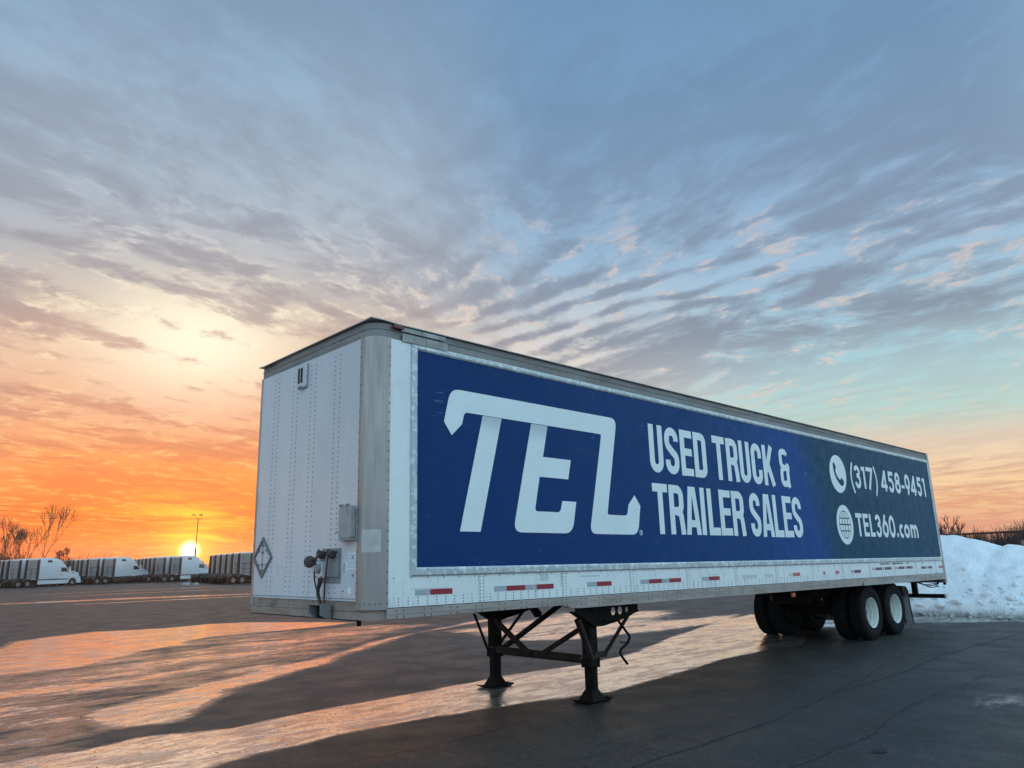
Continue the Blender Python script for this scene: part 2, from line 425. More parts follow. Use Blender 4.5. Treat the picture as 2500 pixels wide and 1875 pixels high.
# banner print: royal blue at the front running to dark teal navy at the rear, slanted join, scratched
def banner_mat():
    m = bpy.data.materials.new('blue_banner'); m.use_nodes = True
    b = NB(m.node_tree); p = m.node_tree.nodes['Principled BSDF']
    geo = b.n('ShaderNodeNewGeometry')
    s = b.n('ShaderNodeSeparateXYZ'); b.link(geo.outputs['Position'], s.inputs[0])
    x, z = s.outputs[0], s.outputs[2]
    t = b.m('ADD', x, b.m('MULTIPLY', b.m('SUBTRACT', z, 1.76), .313))       # constant along the slanted join
    col = b.ramp(b.m('DIVIDE', t, 17.), [(0, (.007, .037, .150)), (.2, (.0072, .043, .158)), (.42, (.0076, .054, .180)), (.570, (.008, .066, .255)), (.60, (.008, .064, .175)), (.63, (.008, .061, .118)), (1, (.008, .067, .128))], 'LINEAR')
    v = geo.outputs['Position']
    mp = b.n('ShaderNodeMapping'); b.link(v, mp.inputs[0])
    # fine scratches in clumps
    def scr(rot, sc, lo, hi):
        q = b.n('ShaderNodeMapping'); b.link(v, q.inputs[0]); q.inputs['Rotation'].default_value = (0, rot, 0); q.inputs['Scale'].default_value = (sc, 1, sc*7)
        return b.sm(b.noise(q.outputs[0], 3.2, 3, .6, 1.2), lo, hi)
    sc = b.m('MAXIMUM', b.m('MAXIMUM', scr(.5, 1.6, .66, .73), scr(1.4, 1.4, .67, .74)), scr(-.7, 1.7, .67, .74))
    clump = b.sm(b.noise(v, 1.6, 4, .6), .48, .66)
    spots = b.sm(b.noise(v, 26., 2, .5), .70, .76)
    edge = b.sm(x, 9.5, 15.5)
    f = b.m('MULTIPLY', b.m('MULTIPLY', b.m('MAXIMUM', sc, b.m('MULTIPLY', spots, .7)), clump), b.m('ADD', .42, b.m('MULTIPLY', edge, .25)))
    haze = b.m('MULTIPLY', b.sm(b.noise(v, .9, 5, .6), .4, .75), b.m('ADD', .004, b.m('MULTIPLY', edge, .014)))
    col = b.mix(b.m('ADD', f, haze, clamp=True), col, (.30, .42, .52))
    b.link(col, p.inputs['Base Color'])
    b.link(b.sm(b.noise(v, 5., 4), .3, .7, .45, .6), p.inputs['Roughness'])
    p.inputs['Specular IOR Level'].default_value = .10
    bn = b.n('ShaderNodeBump'); bn.inputs['Strength'].default_value = .5; bn.inputs['Distance'].default_value = .02
    b.link(b.noise(v, 1.6, 3, .5), bn.inputs['Height']); b.link(bn.outputs[0], p.inputs['Normal'])
    return m
banner_m = banner_mat()

def stem_mat():
    """the two letter stems carry a printed grey fade under the logo's bar"""
    m = letter_white.copy(); m.name = 'vinyl_white_with_printed_fade'
    b = NB(m.node_tree); p = m.node_tree.nodes['Principled BSDF']
    src = p.inputs['Base Color'].links[0].from_socket
    geo = b.n('ShaderNodeNewGeometry'); s = b.n('ShaderNodeSeparateXYZ'); b.link(geo.outputs['Position'], s.inputs[0])
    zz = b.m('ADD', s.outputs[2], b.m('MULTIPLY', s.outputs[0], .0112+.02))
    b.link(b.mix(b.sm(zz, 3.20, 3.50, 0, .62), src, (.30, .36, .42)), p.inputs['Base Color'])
    return m
stem_m = stem_mat()

# ------------------------------------------------------------------ ground
ICE = [  # outline in metres, strength, edge softness
 ([(-.5, 14.83), (.49, 17.59), (2.61, 18.75), (4.29, 17.96), (5.91, 18.19), (6.84, 17.88), (8.69, 14.4), (7.46, 13.95), (4.1, 13.97), (2.42, 12.42), (.96, 11.06), (0, 10.19), (-1.09, 10.25), (-3.5, 10.2), (-4, 14)], 1., .45),
 ([(-1.21, 4.48), (-.88, 5.07), (-.06, 5.64), (.53, 5.82), (1.48, 6.38), (3.84, 7.54), (6.21, 9.17), (11.48, 11.48), (12.52, 11.33), (7.38, 9.7), (3.31, 6.61), (1.08, 5.24), (-.46, 3.4), (-1.21, 3.6)], .9, .3),
 ([(-4.5, 1.6), (-2.33, 2.8), (-1.65, 2.68), (-1.04, 2.88), (-.17, 2.52), (1.07, 2.64), (2.51, 2.64), (3.9, 2.77), (4.46, 2.78), (6., 2.6), (7.95, 2.93), (10.37, 3.87), (13.89, 4.89), (16.65, 5.49), (16.8, 3.8), (14.2, 3.), (12.8, 2.5), (12.0, 1.6), (10.48, .95), (9.93, 1.12), (7.84, 1.1), (5.86, .80), (4.26, .62), (2.9, .98), (1.5, 1.2), (.58, 1.27), (-.01, 1.18), (-.5, 1.19), (-1.02, 1.03), (-1.44, .97), (-2.2, .6), (-3.4, -.3), (-5, -1)], 1., .11),
 ([(8.6, 9.5), (11.07, 9.96), (14.82, 11.01), (17.03, 8.5), (13.32, 5.92), (9.12, 5.3), (8.12, 6.66)], .62, .7),
 ([(7.82, 6.34), (10.27, 6.71), (11.84, 6.15), (13.84, 6.28), (16.49, 5.81), (14.67, 4.75), (11.3, 4.99), (8.88, 5.46)], .85, .4),
 ([(-6, 3), (-2.2, 4.4), (1, 6.6), (4, 8.6), (7, 11.3), (4.1, 12.6), (1, 10.4), (-1.5, 9.7), (-6, 8)], .56, 1.1),
 ([(-7, -1), (-2.6, 1.2), (-1.3, 3.2), (.8, 5.0), (3.2, 7.0), (6, 9.3), (9.5, 11.5), (8.5, 13.5), (4, 14), (1, 12), (-1.5, 10.3), (-8, 10)], .38, .7),
 ([(14.01, 2.39), (14.3, 1.5), (15.81, .97), (17.5, -1.0), (17.8, -6), (19.5, -6), (19, 1.63), (18.4, 5), (15.5, 5)], .55, .25),
 ([(4.86, 45.99), (5.3, 48.7), (11, 47.6), (18.5, 43.7), (30, 37), (30, 35.5), (16.7, 41.2), (10.5, 44.3)], .95, .35),
 ([(7, 40), (14, 39.2), (24, 35.5), (24, 34.7), (14, 38.2), (7, 39.2)], .75, .3),
 ([(10.4, 60), (14.5, 61.8), (24, 62), (24, 60.6), (14, 60.4)], .85, .4),
 ([(12, 75), (30, 76), (45, 70), (45, 69), (30, 74), (12, 74)], .7, .5),
 ([(6.11, -3.2), (7.09, -3.15), (7.6, -3.45), (6.6, -3.75), (5.7, -3.62)], .40, .45),
]


def poly_sd(px, py, poly):
    """signed distance, positive inside"""
    P = np.array(poly); Q = np.roll(P, -1, 0)
    d = np.full(px.shape, 1e9); ins = np.zeros(px.shape, bool)
    for (ax, ay), (bx, by) in zip(P, Q):
        ex, ey = bx-ax, by-ay
        t = np.clip(((px-ax)*ex+(py-ay)*ey)/(ex*ex+ey*ey), 0, 1)
        d = np.minimum(d, np.hypot(px-ax-t*ex, py-ay-t*ey))
        c = ((ay > py) != (by > py))
        with np.errstate(divide='ignore', invalid='ignore'):
            ins ^= c & (px < (bx-ax)*(py-ay)/(by-ay)+ax)
    return np.where(ins, d, -d)


def axis_pts(lo, hi, st, far):
    a = list(np.arange(lo, hi+1e-6, st))
    s, x = st, hi
    while x < far: s *= 1.22; x += s; a.append(x)
    s, x = st, lo
    while x > -far: s *= 1.22; x -= s; a.insert(0, x)
    return np.array(a)


gx_, gy_ = axis_pts(-7, 21, .11, 560), axis_pts(-6, 20, .11, 560)
gx_ = np.unique(np.concatenate([gx_, np.arange(20, 48, 1.2)])); gy_ = np.unique(np.concatenate([gy_, np.arange(20, 80, .35)]))
GXX, GYY = np.meshgrid(gx_, gy_)
ice = np.zeros(GXX.shape)
for poly, st, soft in ICE:
    sd = poly_sd(GXX, GYY, poly)
    t = np.clip((sd+soft)/(2*soft), 0, 1)
    ice = np.maximum(ice, st*t*t*(3-2*t))
D = np.hypot(GXX, GYY); T = np.clip((D-32)/60, 0, 1)
GZZ = -.43*T*T*(3-2*T)
nx, ny = len(gx_), len(gy_)
co = np.stack([GXX, GYY, GZZ], -1).reshape(-1, 3)
idx = np.arange(nx*ny).reshape(ny, nx)
fc = np.stack([idx[:-1, :-1], idx[:-1, 1:], idx[1:, 1:], idx[1:, :-1]], -1).reshape(-1, 4)
gm = bpy.data.meshes.new('ground')
gm.vertices.add(len(co)); gm.vertices.foreach_set('co', co.ravel())
gm.loops.add(fc.size); gm.loops.foreach_set('vertex_index', fc.ravel())
gm.polygons.add(len(fc)); gm.polygons.foreach_set('loop_start', np.arange(0, fc.size, 4))
gm.update(calc_edges=True)
gm.shade_smooth()
at = gm.attributes.new('ice', 'FLOAT', 'POINT'); at.data.foreach_set('value', ice.ravel().astype(np.float32))


def ground_mat():
    m = bpy.data.materials.new('asphalt_with_ice'); m.use_nodes = True
    b = NB(m.node_tree); p = m.node_tree.nodes['Principled BSDF']
    v = b.n('ShaderNodeNewGeometry').outputs['Position']
    a = b.n('ShaderNodeAttribute', attribute_name='ice').outputs['Fac']
    mp = b.n('ShaderNodeMapping'); b.link(v, mp.inputs[0])
    mp.inputs['Rotation'].default_value = (0, 0, radians(-14)); mp.inputs['Scale'].default_value = (.52, 1.35, 1)
    sv = mp.outputs[0]
    nA = b.noise(sv, .9, 9, .60, .7)
    nB = b.noise(sv, 5.5, 6, .6, .3)
    e = b.m('ADD', a, b.m('ADD', b.m('MULTIPLY', b.m('SUBTRACT', nA, .5), 1.5), b.m('MULTIPLY', b.m('SUBTRACT', nB, .5), .75)))
    on = b.sm(a, .02, .15)
    nC = b.noise(sv, 16., 4, .65)
    e = b.m('ADD', e, b.m('MULTIPLY', b.m('SUBTRACT', nC, .5), .55))
    inner = b.sm(b.m('ADD', b.m('MULTIPLY', b.noise(sv, 2.1, 9, .66, .9), .65), b.m('MULTIPLY', nB, .35)), .40, .54, .45, 1.)
    I = b.m('MULTIPLY', b.m('MULTIPLY', b.sm(e, .47, .60), inner), on)                 # ice
    Dm = b.m('MULTIPLY', b.sm(e, .12, .48), b.sm(a, .0, .3))    # damp
    # asphalt
    g1 = b.noise(v, 170., 2, .7)
    g2 = b.noise(v, 1.3, 6, .6, .3)
    g3 = b.noise(sv, .35, 5, .6)
    asp = b.mix(b.sm(g1, .32, .68), (.011, .009, .008), (.041, .033, .029))
    asp = b.mix(b.sm(g2, .42, .66, 0, .6), asp, (.022, .020, .019))
    asp = b.mix(b.sm(g3, .46, .62, 0, .55), asp, (.050, .042, .038))
    trk = b.n('ShaderNodeMapping'); b.link(v, trk.inputs[0]); trk.inputs['Rotation'].default_value = (0, 0, radians(-6)); trk.inputs['Scale'].default_value = (.10, 1.6, 1)
    asp = b.mix(b.sm(b.noise(trk.outputs[0], 1.5, 5, .6), .53, .66, 0, .5), asp, (.020, .018, .018))
    asp = b.mix(b.m('MULTIPLY', Dm, .45), asp, (.030, .027, .026))
    # wet ice: clear dark sheet with pale frozen streaks
    i1 = b.noise(sv, 3.4, 8, .66, .5)
    i2 = b.noise(sv, 4.5, 4, .5, 1.1)
    icec = b.mix(b.sm(i1, .42, .60), (.72, .68, .61), (.95, .92, .85))
    col = b.mix(I, asp, icec)
    mott = b.noise(v, 13., 5, .7)
    col = b.mix(b.m('MULTIPLY', b.sm(mott, .52, .62), .5), col, (.070, .060, .055))
    col = b.mix(b.m('MULTIPLY', b.sm(mott, .47, .38), .65), col, (.012, .011, .010))
    grain = b.noise(v, 42., 4, .75)
    col = b.mix(b.m('MULTIPLY', b.sm(grain, .54, .66), .6), col, (.17, .16, .15))
    col = b.mix(b.m('MULTIPLY', b.sm(grain, .46, .32), .7), col, (.010, .010, .010))
    b.link(col, p.inputs['Base Color'])

    def fmix(f, a_, c_):
        o_ = b.n('ShaderNodeMix', data_type='FLOAT'); b.put(o_.inputs[0], f); b.put(o_.inputs[2], a_); b.put(o_.inputs[3], c_); return o_.outputs[0]
    rr_ = fmix(I, fmix(Dm, b.sm(g2, .3, .7, .46, .62), .26), b.sm(i1, .42, .66, .035, .20))
    b.link(rr_, p.inputs['Roughness'])
    b.link(b.m('MULTIPLY', I, .74), p.inputs['Metallic'])
    p.inputs['Specular IOR Level'].default_value = .5
    b.link(fmix(I, fmix(Dm, 1.40, 1.8), 2.0), p.inputs['IOR'])
    # relief: pebbly asphalt, long ripples frozen into the ice
    h1 = b.m('MULTIPLY', b.m('ADD', b.m('MULTIPLY', g1, .0014), b.m('MULTIPLY', grain, .0035)), b.m('SUBTRACT', 1., b.m('MULTIPLY', b.m('MAXIMUM', I, b.m('MULTIPLY', Dm, .7)), .95)))
    h2 = b.m('MULTIPLY', b.m('ADD', b.m('MULTIPLY', i2, .007), b.m('MULTIPLY', b.noise(sv, 22., 3, .6), .0007)), I)
    bp = b.n('ShaderNodeBump'); bp.inputs['Distance'].default_value = 1.; bp.inputs['Strength'].default_value = .6
    b.link(b.m('ADD', h1, b.m('ADD', h2, b.m('MULTIPLY', I, .004))), bp.inputs['Height'])
    b.link(bp.outputs[0], p.inputs['Normal'])
    return m


gm.materials.append(ground_mat())
ground = link('ground', gm); ground['kind'] = 'structure'

crack_m = mat('crack_tar', (.012, .012, .013), .8, var=.3, scale=30)


def crack(name, pts, w, seed):
    rnd = random.Random(seed); P = []
    for (ax, ay), (bx, by) in zip(pts, pts[1:]):
        L = math.hypot(bx-ax, by-ay); n = max(2, int(L/.07))
        for i in range(n): P.append((ax+(bx-ax)*i/n, ay+(by-ay)*i/n))
    P.append(pts[-1]); mb = MB(); off = 0; q = []
    for x, y in P:
        off = off*.8+rnd.uniform(-.014, .014); q.append((x, y+off, w*rnd.uniform(.35, 1.25)))
    for i, (x, y, ww) in enumerate(q):
        a, c = q[max(i-1, 0)], q[min(i+1, len(q)-1)]
        d = Vector((c[0]-a[0], c[1]-a[1])).normalized()
        mb.v += [(x-d.y*ww, y+d.x*ww, .004), (x+d.y*ww, y-d.x*ww, .004)]
        if i: mb.f.append((2*i-2, 2*i-1, 2*i+1, 2*i))
    o = link(name, mb.mesh(name, crack_m)); o['kind'] = 'structure'


crack('pavement_crack', [(1.3, -1.9), (1.97, -1.88), (3.03, -1.92), (4.08, -1.9), (5.2, -1.8), (6, -1.7), (6.73, -1.72), (7.99, -1.8), (10.37, -1.62), (14.9, -1.8)], .010, 1)
crack('pavement_crack', [(3.84, .14), (4.4, -.1), (4.92, -.31), (5.68, -.78), (7, -.9), (9.5, -.7)], .007, 2)
crack('pavement_crack', [(6.0, -1.66), (7.2, -1.6), (8.6, -1.3), (11, -1.0)], .008, 3)
crack('pavement_crack', [(2.0, -1.1), (2.2, -1.35), (2.6, -1.45), (2.9, -1.4)], .005, 4)

mb = MB(); r_ = random.Random(3)
ring = [(3.38+.085*cos(a)*r_.uniform(.85, 1.15), -3.24+.06*sin(a)*r_.uniform(.85, 1.15), .0045) for a in np.linspace(0, 2*pi, 22, endpoint=False)]
mb.add(ring, [tuple(range(22))]); o = link('oil_spot', mb.mesh('oil_spot', crack_m)); o['kind'] = 'structure'
crack('pavement_crack', [(2.4, -2.9), (4.0, -2.95), (5.5, -2.7), (8.5, -2.75)], .006, 7)
crack('pavement_crack', [(-.2, .2), (1.2, .05), (2.6, .25), (3.3, .15)], .005, 8)
# ------------------------------------------------------------------ the semi trailer
TP = -.0112                     # the floor falls slightly towards the rear
TL, TW, FR, FQ = 16.35, 2.59, .19, .045     # FQ: the far front corner is tighter
ROOT = Vector((8., TW/2, 0))
trailer = thing('semi_trailer', 'long white box semi trailer with a blue sales billboard, standing on its landing gear', 'trailer', ROOT)


def tpart(name, mb, m, parent=None, smooth=None, bev=0, shear=True):
    if shear: mb.v = [(x, y, z+TP*x) for x, y, z in mb.v]
    o = link(name, mb.mesh(name, m, smooth), parent or trailer)
    o.location = -ROOT if parent is None else (0, 0, 0)
    if bev: bevel(o, bev)
    return o


def corner_path(r=FR, inset=0., x_end=TL, n=8, far=True):
    """plan outline: along the near side from the rear, round the near front corner, across the front, round the far corner"""
    i = inset
    P = [(x_end, i)]
    for k in range(n+1):
        a = -pi/2-k/n*pi/2
        P.append((FR+(r-i)*cos(a), FR+(r-i)*sin(a)))
    if far:
        for k in range(n+1):
            a = pi-k/n*pi/2
            P.append((FQ+(FQ-i)*cos(a), TW-FQ+(FQ-i)*sin(a)))
        P.append((x_end, TW-i))
    return P


def sweep(path, prof):
    """profile of (outward offset, z) carried along a plan path"""
    n = len(path); mb = MB(); q = len(prof)
    for i, (x, y) in enumerate(path):
        a, c = path[max(i-1, 0)], path[min(i+1, n-1)]
        d = Vector((c[0]-a[0], c[1]-a[1])).normalized()
        nx_, ny_ = -d.y, d.x
        for o, z in prof: mb.v.append((x+nx_*o*-1, y+ny_*o*-1, z))
    for i in range(n-1):
        for k in range(q-1):
            mb.f.append((i*q+k, i*q+k+1, (i+1)*q+k+1, (i+1)*q+k))
    return mb


# core shell (dark, shows only in the joints)
mb = MB().prism(corner_path(inset=.014), 'z', 1.30, 4.15)
tpart('inner_shell', mb, gap_m)
SEAMS = [FR, 1.401, 2.722, 4.045, 5.362, 6.683, 7.982, 9.319, 10.586, 11.883, 13.195, 14.475, 15.752, 16.30]
for a, c in zip(SEAMS, SEAMS[1:]):
    tpart('side_panel', MB().box(a+.004, c-.004, 0, .010, 1.36, 4.10), side_white)
    tpart('side_panel', MB().box(a+.004 if a > FR else FQ+.02, c-.004, TW-.010, TW, 1.36, 4.10), side_white)
tpart('front_wall', MB().box(-.000, .010, FR, TW-FQ, 1.425, 4.10), shaded_front_white)
# corner posts: quarter-round aluminium extrusions
for s in (0, 1):
    P = []
    fr_ = (FR, FQ)[s]
    for k in range(11):
        a = -pi/2-k/10*pi/2
        P.append((fr_+fr_*cos(a), fr_+fr_*sin(a)))
    pr = MB()
    P = [(fr_+.035, 0)]+P+[(0, fr_+.03)]
    Q = [(p[0], p[1]) for p in P]
    out_ = [(x-.005 if i > 1 else x, y-.005 if i < len(Q)-2 else y) for i, (x, y) in enumerate(Q)]
    inn = [(max(x+.008, .009), max(y+.008, .009)) for x, y in Q][::-1]
    poly = out_+inn
    if s: poly = [(x, TW-y) for x, y in poly]
    pr.prism(poly, 'z', 1.345, 4.105)
    post = tpart('corner_post', pr, alu, smooth=30)
    if s == 0:
        mb = MB()
        # repair sheet riveted on the post, bent round it
        arc = [(FR+(FR+.009)*cos(a), FR+(FR+.009)*sin(a)) for a in np.linspace(-pi/2-.28, -pi/2-1.28, 9)]
        for i, (x, y) in enumerate(arc):
            mb.v += [(x, y, 1.89), (x, y, 2.11)]
            if i: mb.f.append((2*i-2, 2*i, 2*i+1, 2*i-1))
        mb.v = [(x, y, z+TP*x) for x, y, z in mb.v]
        o = link('repair_patch', mb.mesh('repair_patch', patch_m), post)
        mb = MB()
        for z in np.arange(1.40, 4.08, .1):
            mb.dot((FR+.022, -.004, z), .0095, (0, -1, 0), .005)
            mb.dot((-.004, FR+.018, z), .0095, (-1, 0, 0), .005)
        for k in range(5):
            a = -pi/2-.25-k*.27
            mb.dot((FR+(FR+.004)*cos(a), FR+(FR+.004)*sin(a), 1.40), .009, (cos(a), sin(a), 0), .005)
        mb.v = [(x, y, z+TP*x) for x, y, z in mb.v]
        link('rivets', mb.mesh('post_rivets', rivet_m), post)['kind'] = 'stuff'

# top rail, swept round the front
tr_prof = [(.000, 4.088), (.010, 4.088), (.012, 4.185), (.004, 4.19), (.004, 4.197), (.015, 4.20), (.012, 4.255), (0, 4.262)]
toprail = tpart('top_rail', sweep(corner_path(n=10, x_end=16.30), tr_prof), alu_top, smooth=30)
# roof sheet overhanging the rail, corners cut across
R = [(16.40, -.02), (.30, -.022), (.10, -.022), (-.012, .02), (-.028, .16), (-.024, .9), (-.02, 2.1), (-.05, 2.45), (-.03, TW+.02), (16.40, TW+.02)]
roof = MB()
zz = [4.262, 4.262, 4.272, 4.285, 4.270, 4.268, 4.262, 4.238, 4.262, 4.262]
n = len(R)
for dz in (0, .011):
    for (x, y), z in zip(R, zz): roof.v.append((x, y, z+dz))
roof.f += [tuple(range(n))[::-1], tuple(range(n, 2*n))]+[(i, (i+1) % n, n+(i+1) % n, n+i) for i in range(n)]
tpart('roof', roof, roof_m)
mb = MB()
for y in np.arange(.24, 2.42, .05): mb.dot((-.011, y, 4.115), .0075, (-1, 0, 0))
for y in (2.05, 2.16, 1.58, 1.69, 1.15, 1.26, .62, .73): mb.dot((-.011, y, 4.155), .008, (-1, 0, 0))
for i, x in enumerate(np.arange(.30, 16.2, .14)):
    mb.dot((x, -.010, 4.112), .007, (0, -1, 0)); mb.dot((x, -.011, 4.162), .007, (0, -1, 0))
mb.v = [(x, y, z+TP*x) for x, y, z in mb.v]
link('rivets', mb.mesh('toprail_rivets', rivet_al), toprail)['kind'] = 'stuff'
for x0, x1, z0, z1 in ((.34, .62, 4.20, 4.25), (.62, .95, 4.20, 4.25), (.36, .68, 4.092, 4.18), (.68, .98, 4.092, 4.18)):
    tpart('splice_plate', MB().box(x0+.003, x1-.003, -.0165, -.010, z0, z1), splice_m, bev=.001)
lamp = tpart('marker_lamp', MB().prism([(.24, 4.215), (.36, 4.215), (.37, 4.235), (.35, 4.25), (.25, 4.25), (.23, 4.235)], 'y', -.045, -.012), red_lens)

# bottom rail, shallow at the front and deeper behind the landing gear
fr_rail = MB().prism([(FR+.02, 1.252), (2.68, 1.262), (2.78, 1.245), (2.86, 1.222), (3.0, 1.215), (16.30, 1.215), (16.30, 1.352), (FR+.02, 1.352)], 'y', -.014, .05)
brail = tpart('bottom_rail', fr_rail, alu_rail, bev=.003)
tpart('bottom_rail', MB().box(FR, 16.30, TW-.05, TW+.014, 1.215, 1.352), alu_rail)
for z in (1.302,):
    link('rail_rib', (lambda m_: m_.mesh('rail_rib', alu_rail))((lambda q: (setattr(q, 'v', [(x, y, zz_+TP*x) for x, y, zz_ in q.v]), q)[1])(MB().box(FR+.02, 16.30, -.020, -.0145, z-.006, z+.006))), brail)
mb = MB()
for x in np.arange(.32, 16.2, .34):
    for dx in (0, .085):
        mb.dot((x+dx, -.0145, 1.327), .0085, (0, -1, 0), .006)
        mb.dot((x+dx, -.0145, 1.272 if x < 2.7 else 1.262), .0095, (0, -1, 0), .006)
mb.v = [(x, y, z+TP*x) for x, y, z in mb.v]
link('rivets', mb.mesh('rail_rivets', rivet_al), brail)['kind'] = 'stuff'
tpart('rail_patch', MB().box(11.45, 14.55, -.034, -.022, 1.212, 1.285), alu, bev=.003)

# front sill wrapping the front under the wall
sill_prof = [(0, 1.250), (.012, 1.250), (.014, 1.325), (.006, 1.332), (.006, 1.338), (.012, 1.342), (.010, 1.422), (0, 1.424)]
sill = tpart('front_sill', sweep([p for p in corner_path(n=10, x_end=FR+.02)], sill_prof), alu_dirty, smooth=30)
mb = MB()
for y in np.arange(.62, 2.4, .105):
    if (y*10) % 4.6 < 2.2:
        mb.dot((-.012, y, 1.405), .010, (-1, 0, 0), .006); mb.dot((-.012, y, 1.362), .010, (-1, 0, 0), .006)
mb.v = [(x, y, z+TP*x) for x, y, z in mb.v]
link('rivets', mb.mesh('sill_rivets', rivet_al), sill)['kind'] = 'stuff'
tpart('drain_plug', MB().lathe([(0, -.03), (.022, -.03), (.022, .03), (.012, .04)], (.03, .20, 1.225), 'z', 8), black_steel)
tpart('front_lip', MB().box(.0, .05, FR, TW-.06, 1.241, 1.250), black_steel)

# front wall: vertical double rows of rivets, bottom row
mb = MB()
for a in (2.165, 2.06, 1.69, 1.585, 1.265, 1.16, .732, .624):
    for z in np.arange(1.50, 4.06, .0535):
        if .5 < a < .9 and 1.6 < z < 1.95: continue
        mb.dot((-.0005, a+.002, z), .0078, (-1, 0, 0), .004)
for y in np.arange(.22, 2.53, .043): mb.dot((-.0005, y, 1.447), .0088, (-1, 0, 0), .005)
fwall = [o for o in COL.objects if o.name == 'front_wall'][0]
mb.v = [(x, y, z+TP*x) for x, y, z in mb.v]
link('rivets', mb.mesh('front_rivets', rivet_m), fwall)['kind'] = 'stuff'

# side panels: rivets along the foot and at each seam
mb = MB()
for a, c in zip(SEAMS, SEAMS[1:]):
    if c < 16.2:
        for z in np.arange(1.375, 1.645, .036):
            for dx in (.018, .07): mb.dot((c+dx, -.0005, z), .0075, (0, -1, 0), .004)
    n = max(3, int((c-a-.2)/.105))
    for k in range(n):
        x = a+.16+(c-a-.26)*k/(n-1)
        for z in (1.382, 1.412, 1.443): mb.dot((x, -.0005, z), .0075, (0, -1, 0), .004)
    for x in np.arange(a+.1, c-.05, .21): mb.dot((x, -.0005, 1.637), .0075, (0, -1, 0), .004)
mb.v = [(x, y, z+TP*x) for x, y, z in mb.v]
spn = [o for o in COL.objects if o.name == 'side_panel'][0]
o = link('rivets', mb.mesh('side_rivets', rivet_m), trailer, -ROOT); o['kind'] = 'stuff'

# billboard: frame of four rails and the vinyl
XF0, XF1, XB0, XB1 = .486, 16.295, .566, 16.232
ZF0, ZF1, ZB0, ZB1 = 1.653, 4.086, 1.738, 4.028
def rail_h(z0, z1, flip):
    p = [(-.001, z0), (-.014, z0), (-.022, z0+.012), (-.022, z1-.020), (-.012, z1), (-.001, z1)] if not flip else [(-.001, z1), (-.014, z1), (-.022, z1-.012), (-.022, z0+.020), (-.012, z0), (-.001, z0)]
    n = len(p); mb = MB(); e = (z1-z0)
    inner = z1 if not flip else z0
    for x, s in ((XF0, 1), (XF1, -1)):
        for y, z in p:
            t = abs(z-(z0 if not flip else z1))/e
            mb.v.append((x+s*t*(XB0-XF0 if s == 1 else XF1-XB1), y, z))
    mb.f += [tuple(range(n)), tuple(range(n, 2*n))]+[(i, (i+1) % n, n+(i+1) % n, n+i) for i in range(n)]
    return mb
def rail_v(x0, x1, flip):
    p = [(x0, -.001), (x0, -.014), (x0+.012, -.022), (x1-.018, -.022), (x1, -.012), (x1, -.001)] if not flip else [(x1, -.001), (x1, -.014), (x1-.012, -.022), (x0+.018, -.022), (x0, -.012), (x0, -.001)]
    n = len(p); mb = MB()
    for lo in (1, 0):
        for x, y in p:
            t = abs(x-(x0 if not flip else x1))/(x1-x0)
            mb.v.append((x, y, (ZF0+t*(ZB0-ZF0)+.002) if lo else (ZF1-t*(ZF1-ZB1)-.002)))
    mb.f += [tuple(range(n)), tuple(range(n, 2*n))]+[(i, (i+1) % n, n+(i+1) % n, n+i) for i in range(n)]
    return mb
tpart('frame_rail', rail_h(ZF0, ZB0, False), frame_m)
tpart('frame_rail', rail_h(ZB1, ZF1, True), frame_m)
tpart('frame_rail', rail_v(XF0, XB0, False), frame_m)
tpart('frame_rail', rail_v(XB1, XF1, True), frame_m)
banner = tpart('banner', MB().box(XB0-.002, XB1+.002, -.006, -.001, ZB0-.002, ZB1+.002), banner_m)
mb = MB()
for x in np.arange(.7, 16.2, .62): mb.dot((x, -.0225, 1.726), .006, (0, -1, 0), .003)
for z in np.arange(1.8, 4.05, .3): mb.dot((.556, -.0225, z), .006, (0, -1, 0), .003)
o = tpart('rivets', mb, rivet_m); o['kind'] = 'stuff'
mb = MB()
for c in SEAMS[1:-1]:
    if c > 1.5:
        for z in np.arange(1.80, 3.98, .05):
            if c < 4.2 and not 2.6 < z < 3.95: continue
            for dx in (.018, .085): mb.dot((c+dx, -.0055, z), .0085, (0, -1, 0), .0024)
mb.v = [(x, y, z+TP*x) for x, y, z in mb.v]
link('rivets', mb.mesh('banner_rivets', banner_m), banner)['kind'] = 'stuff'

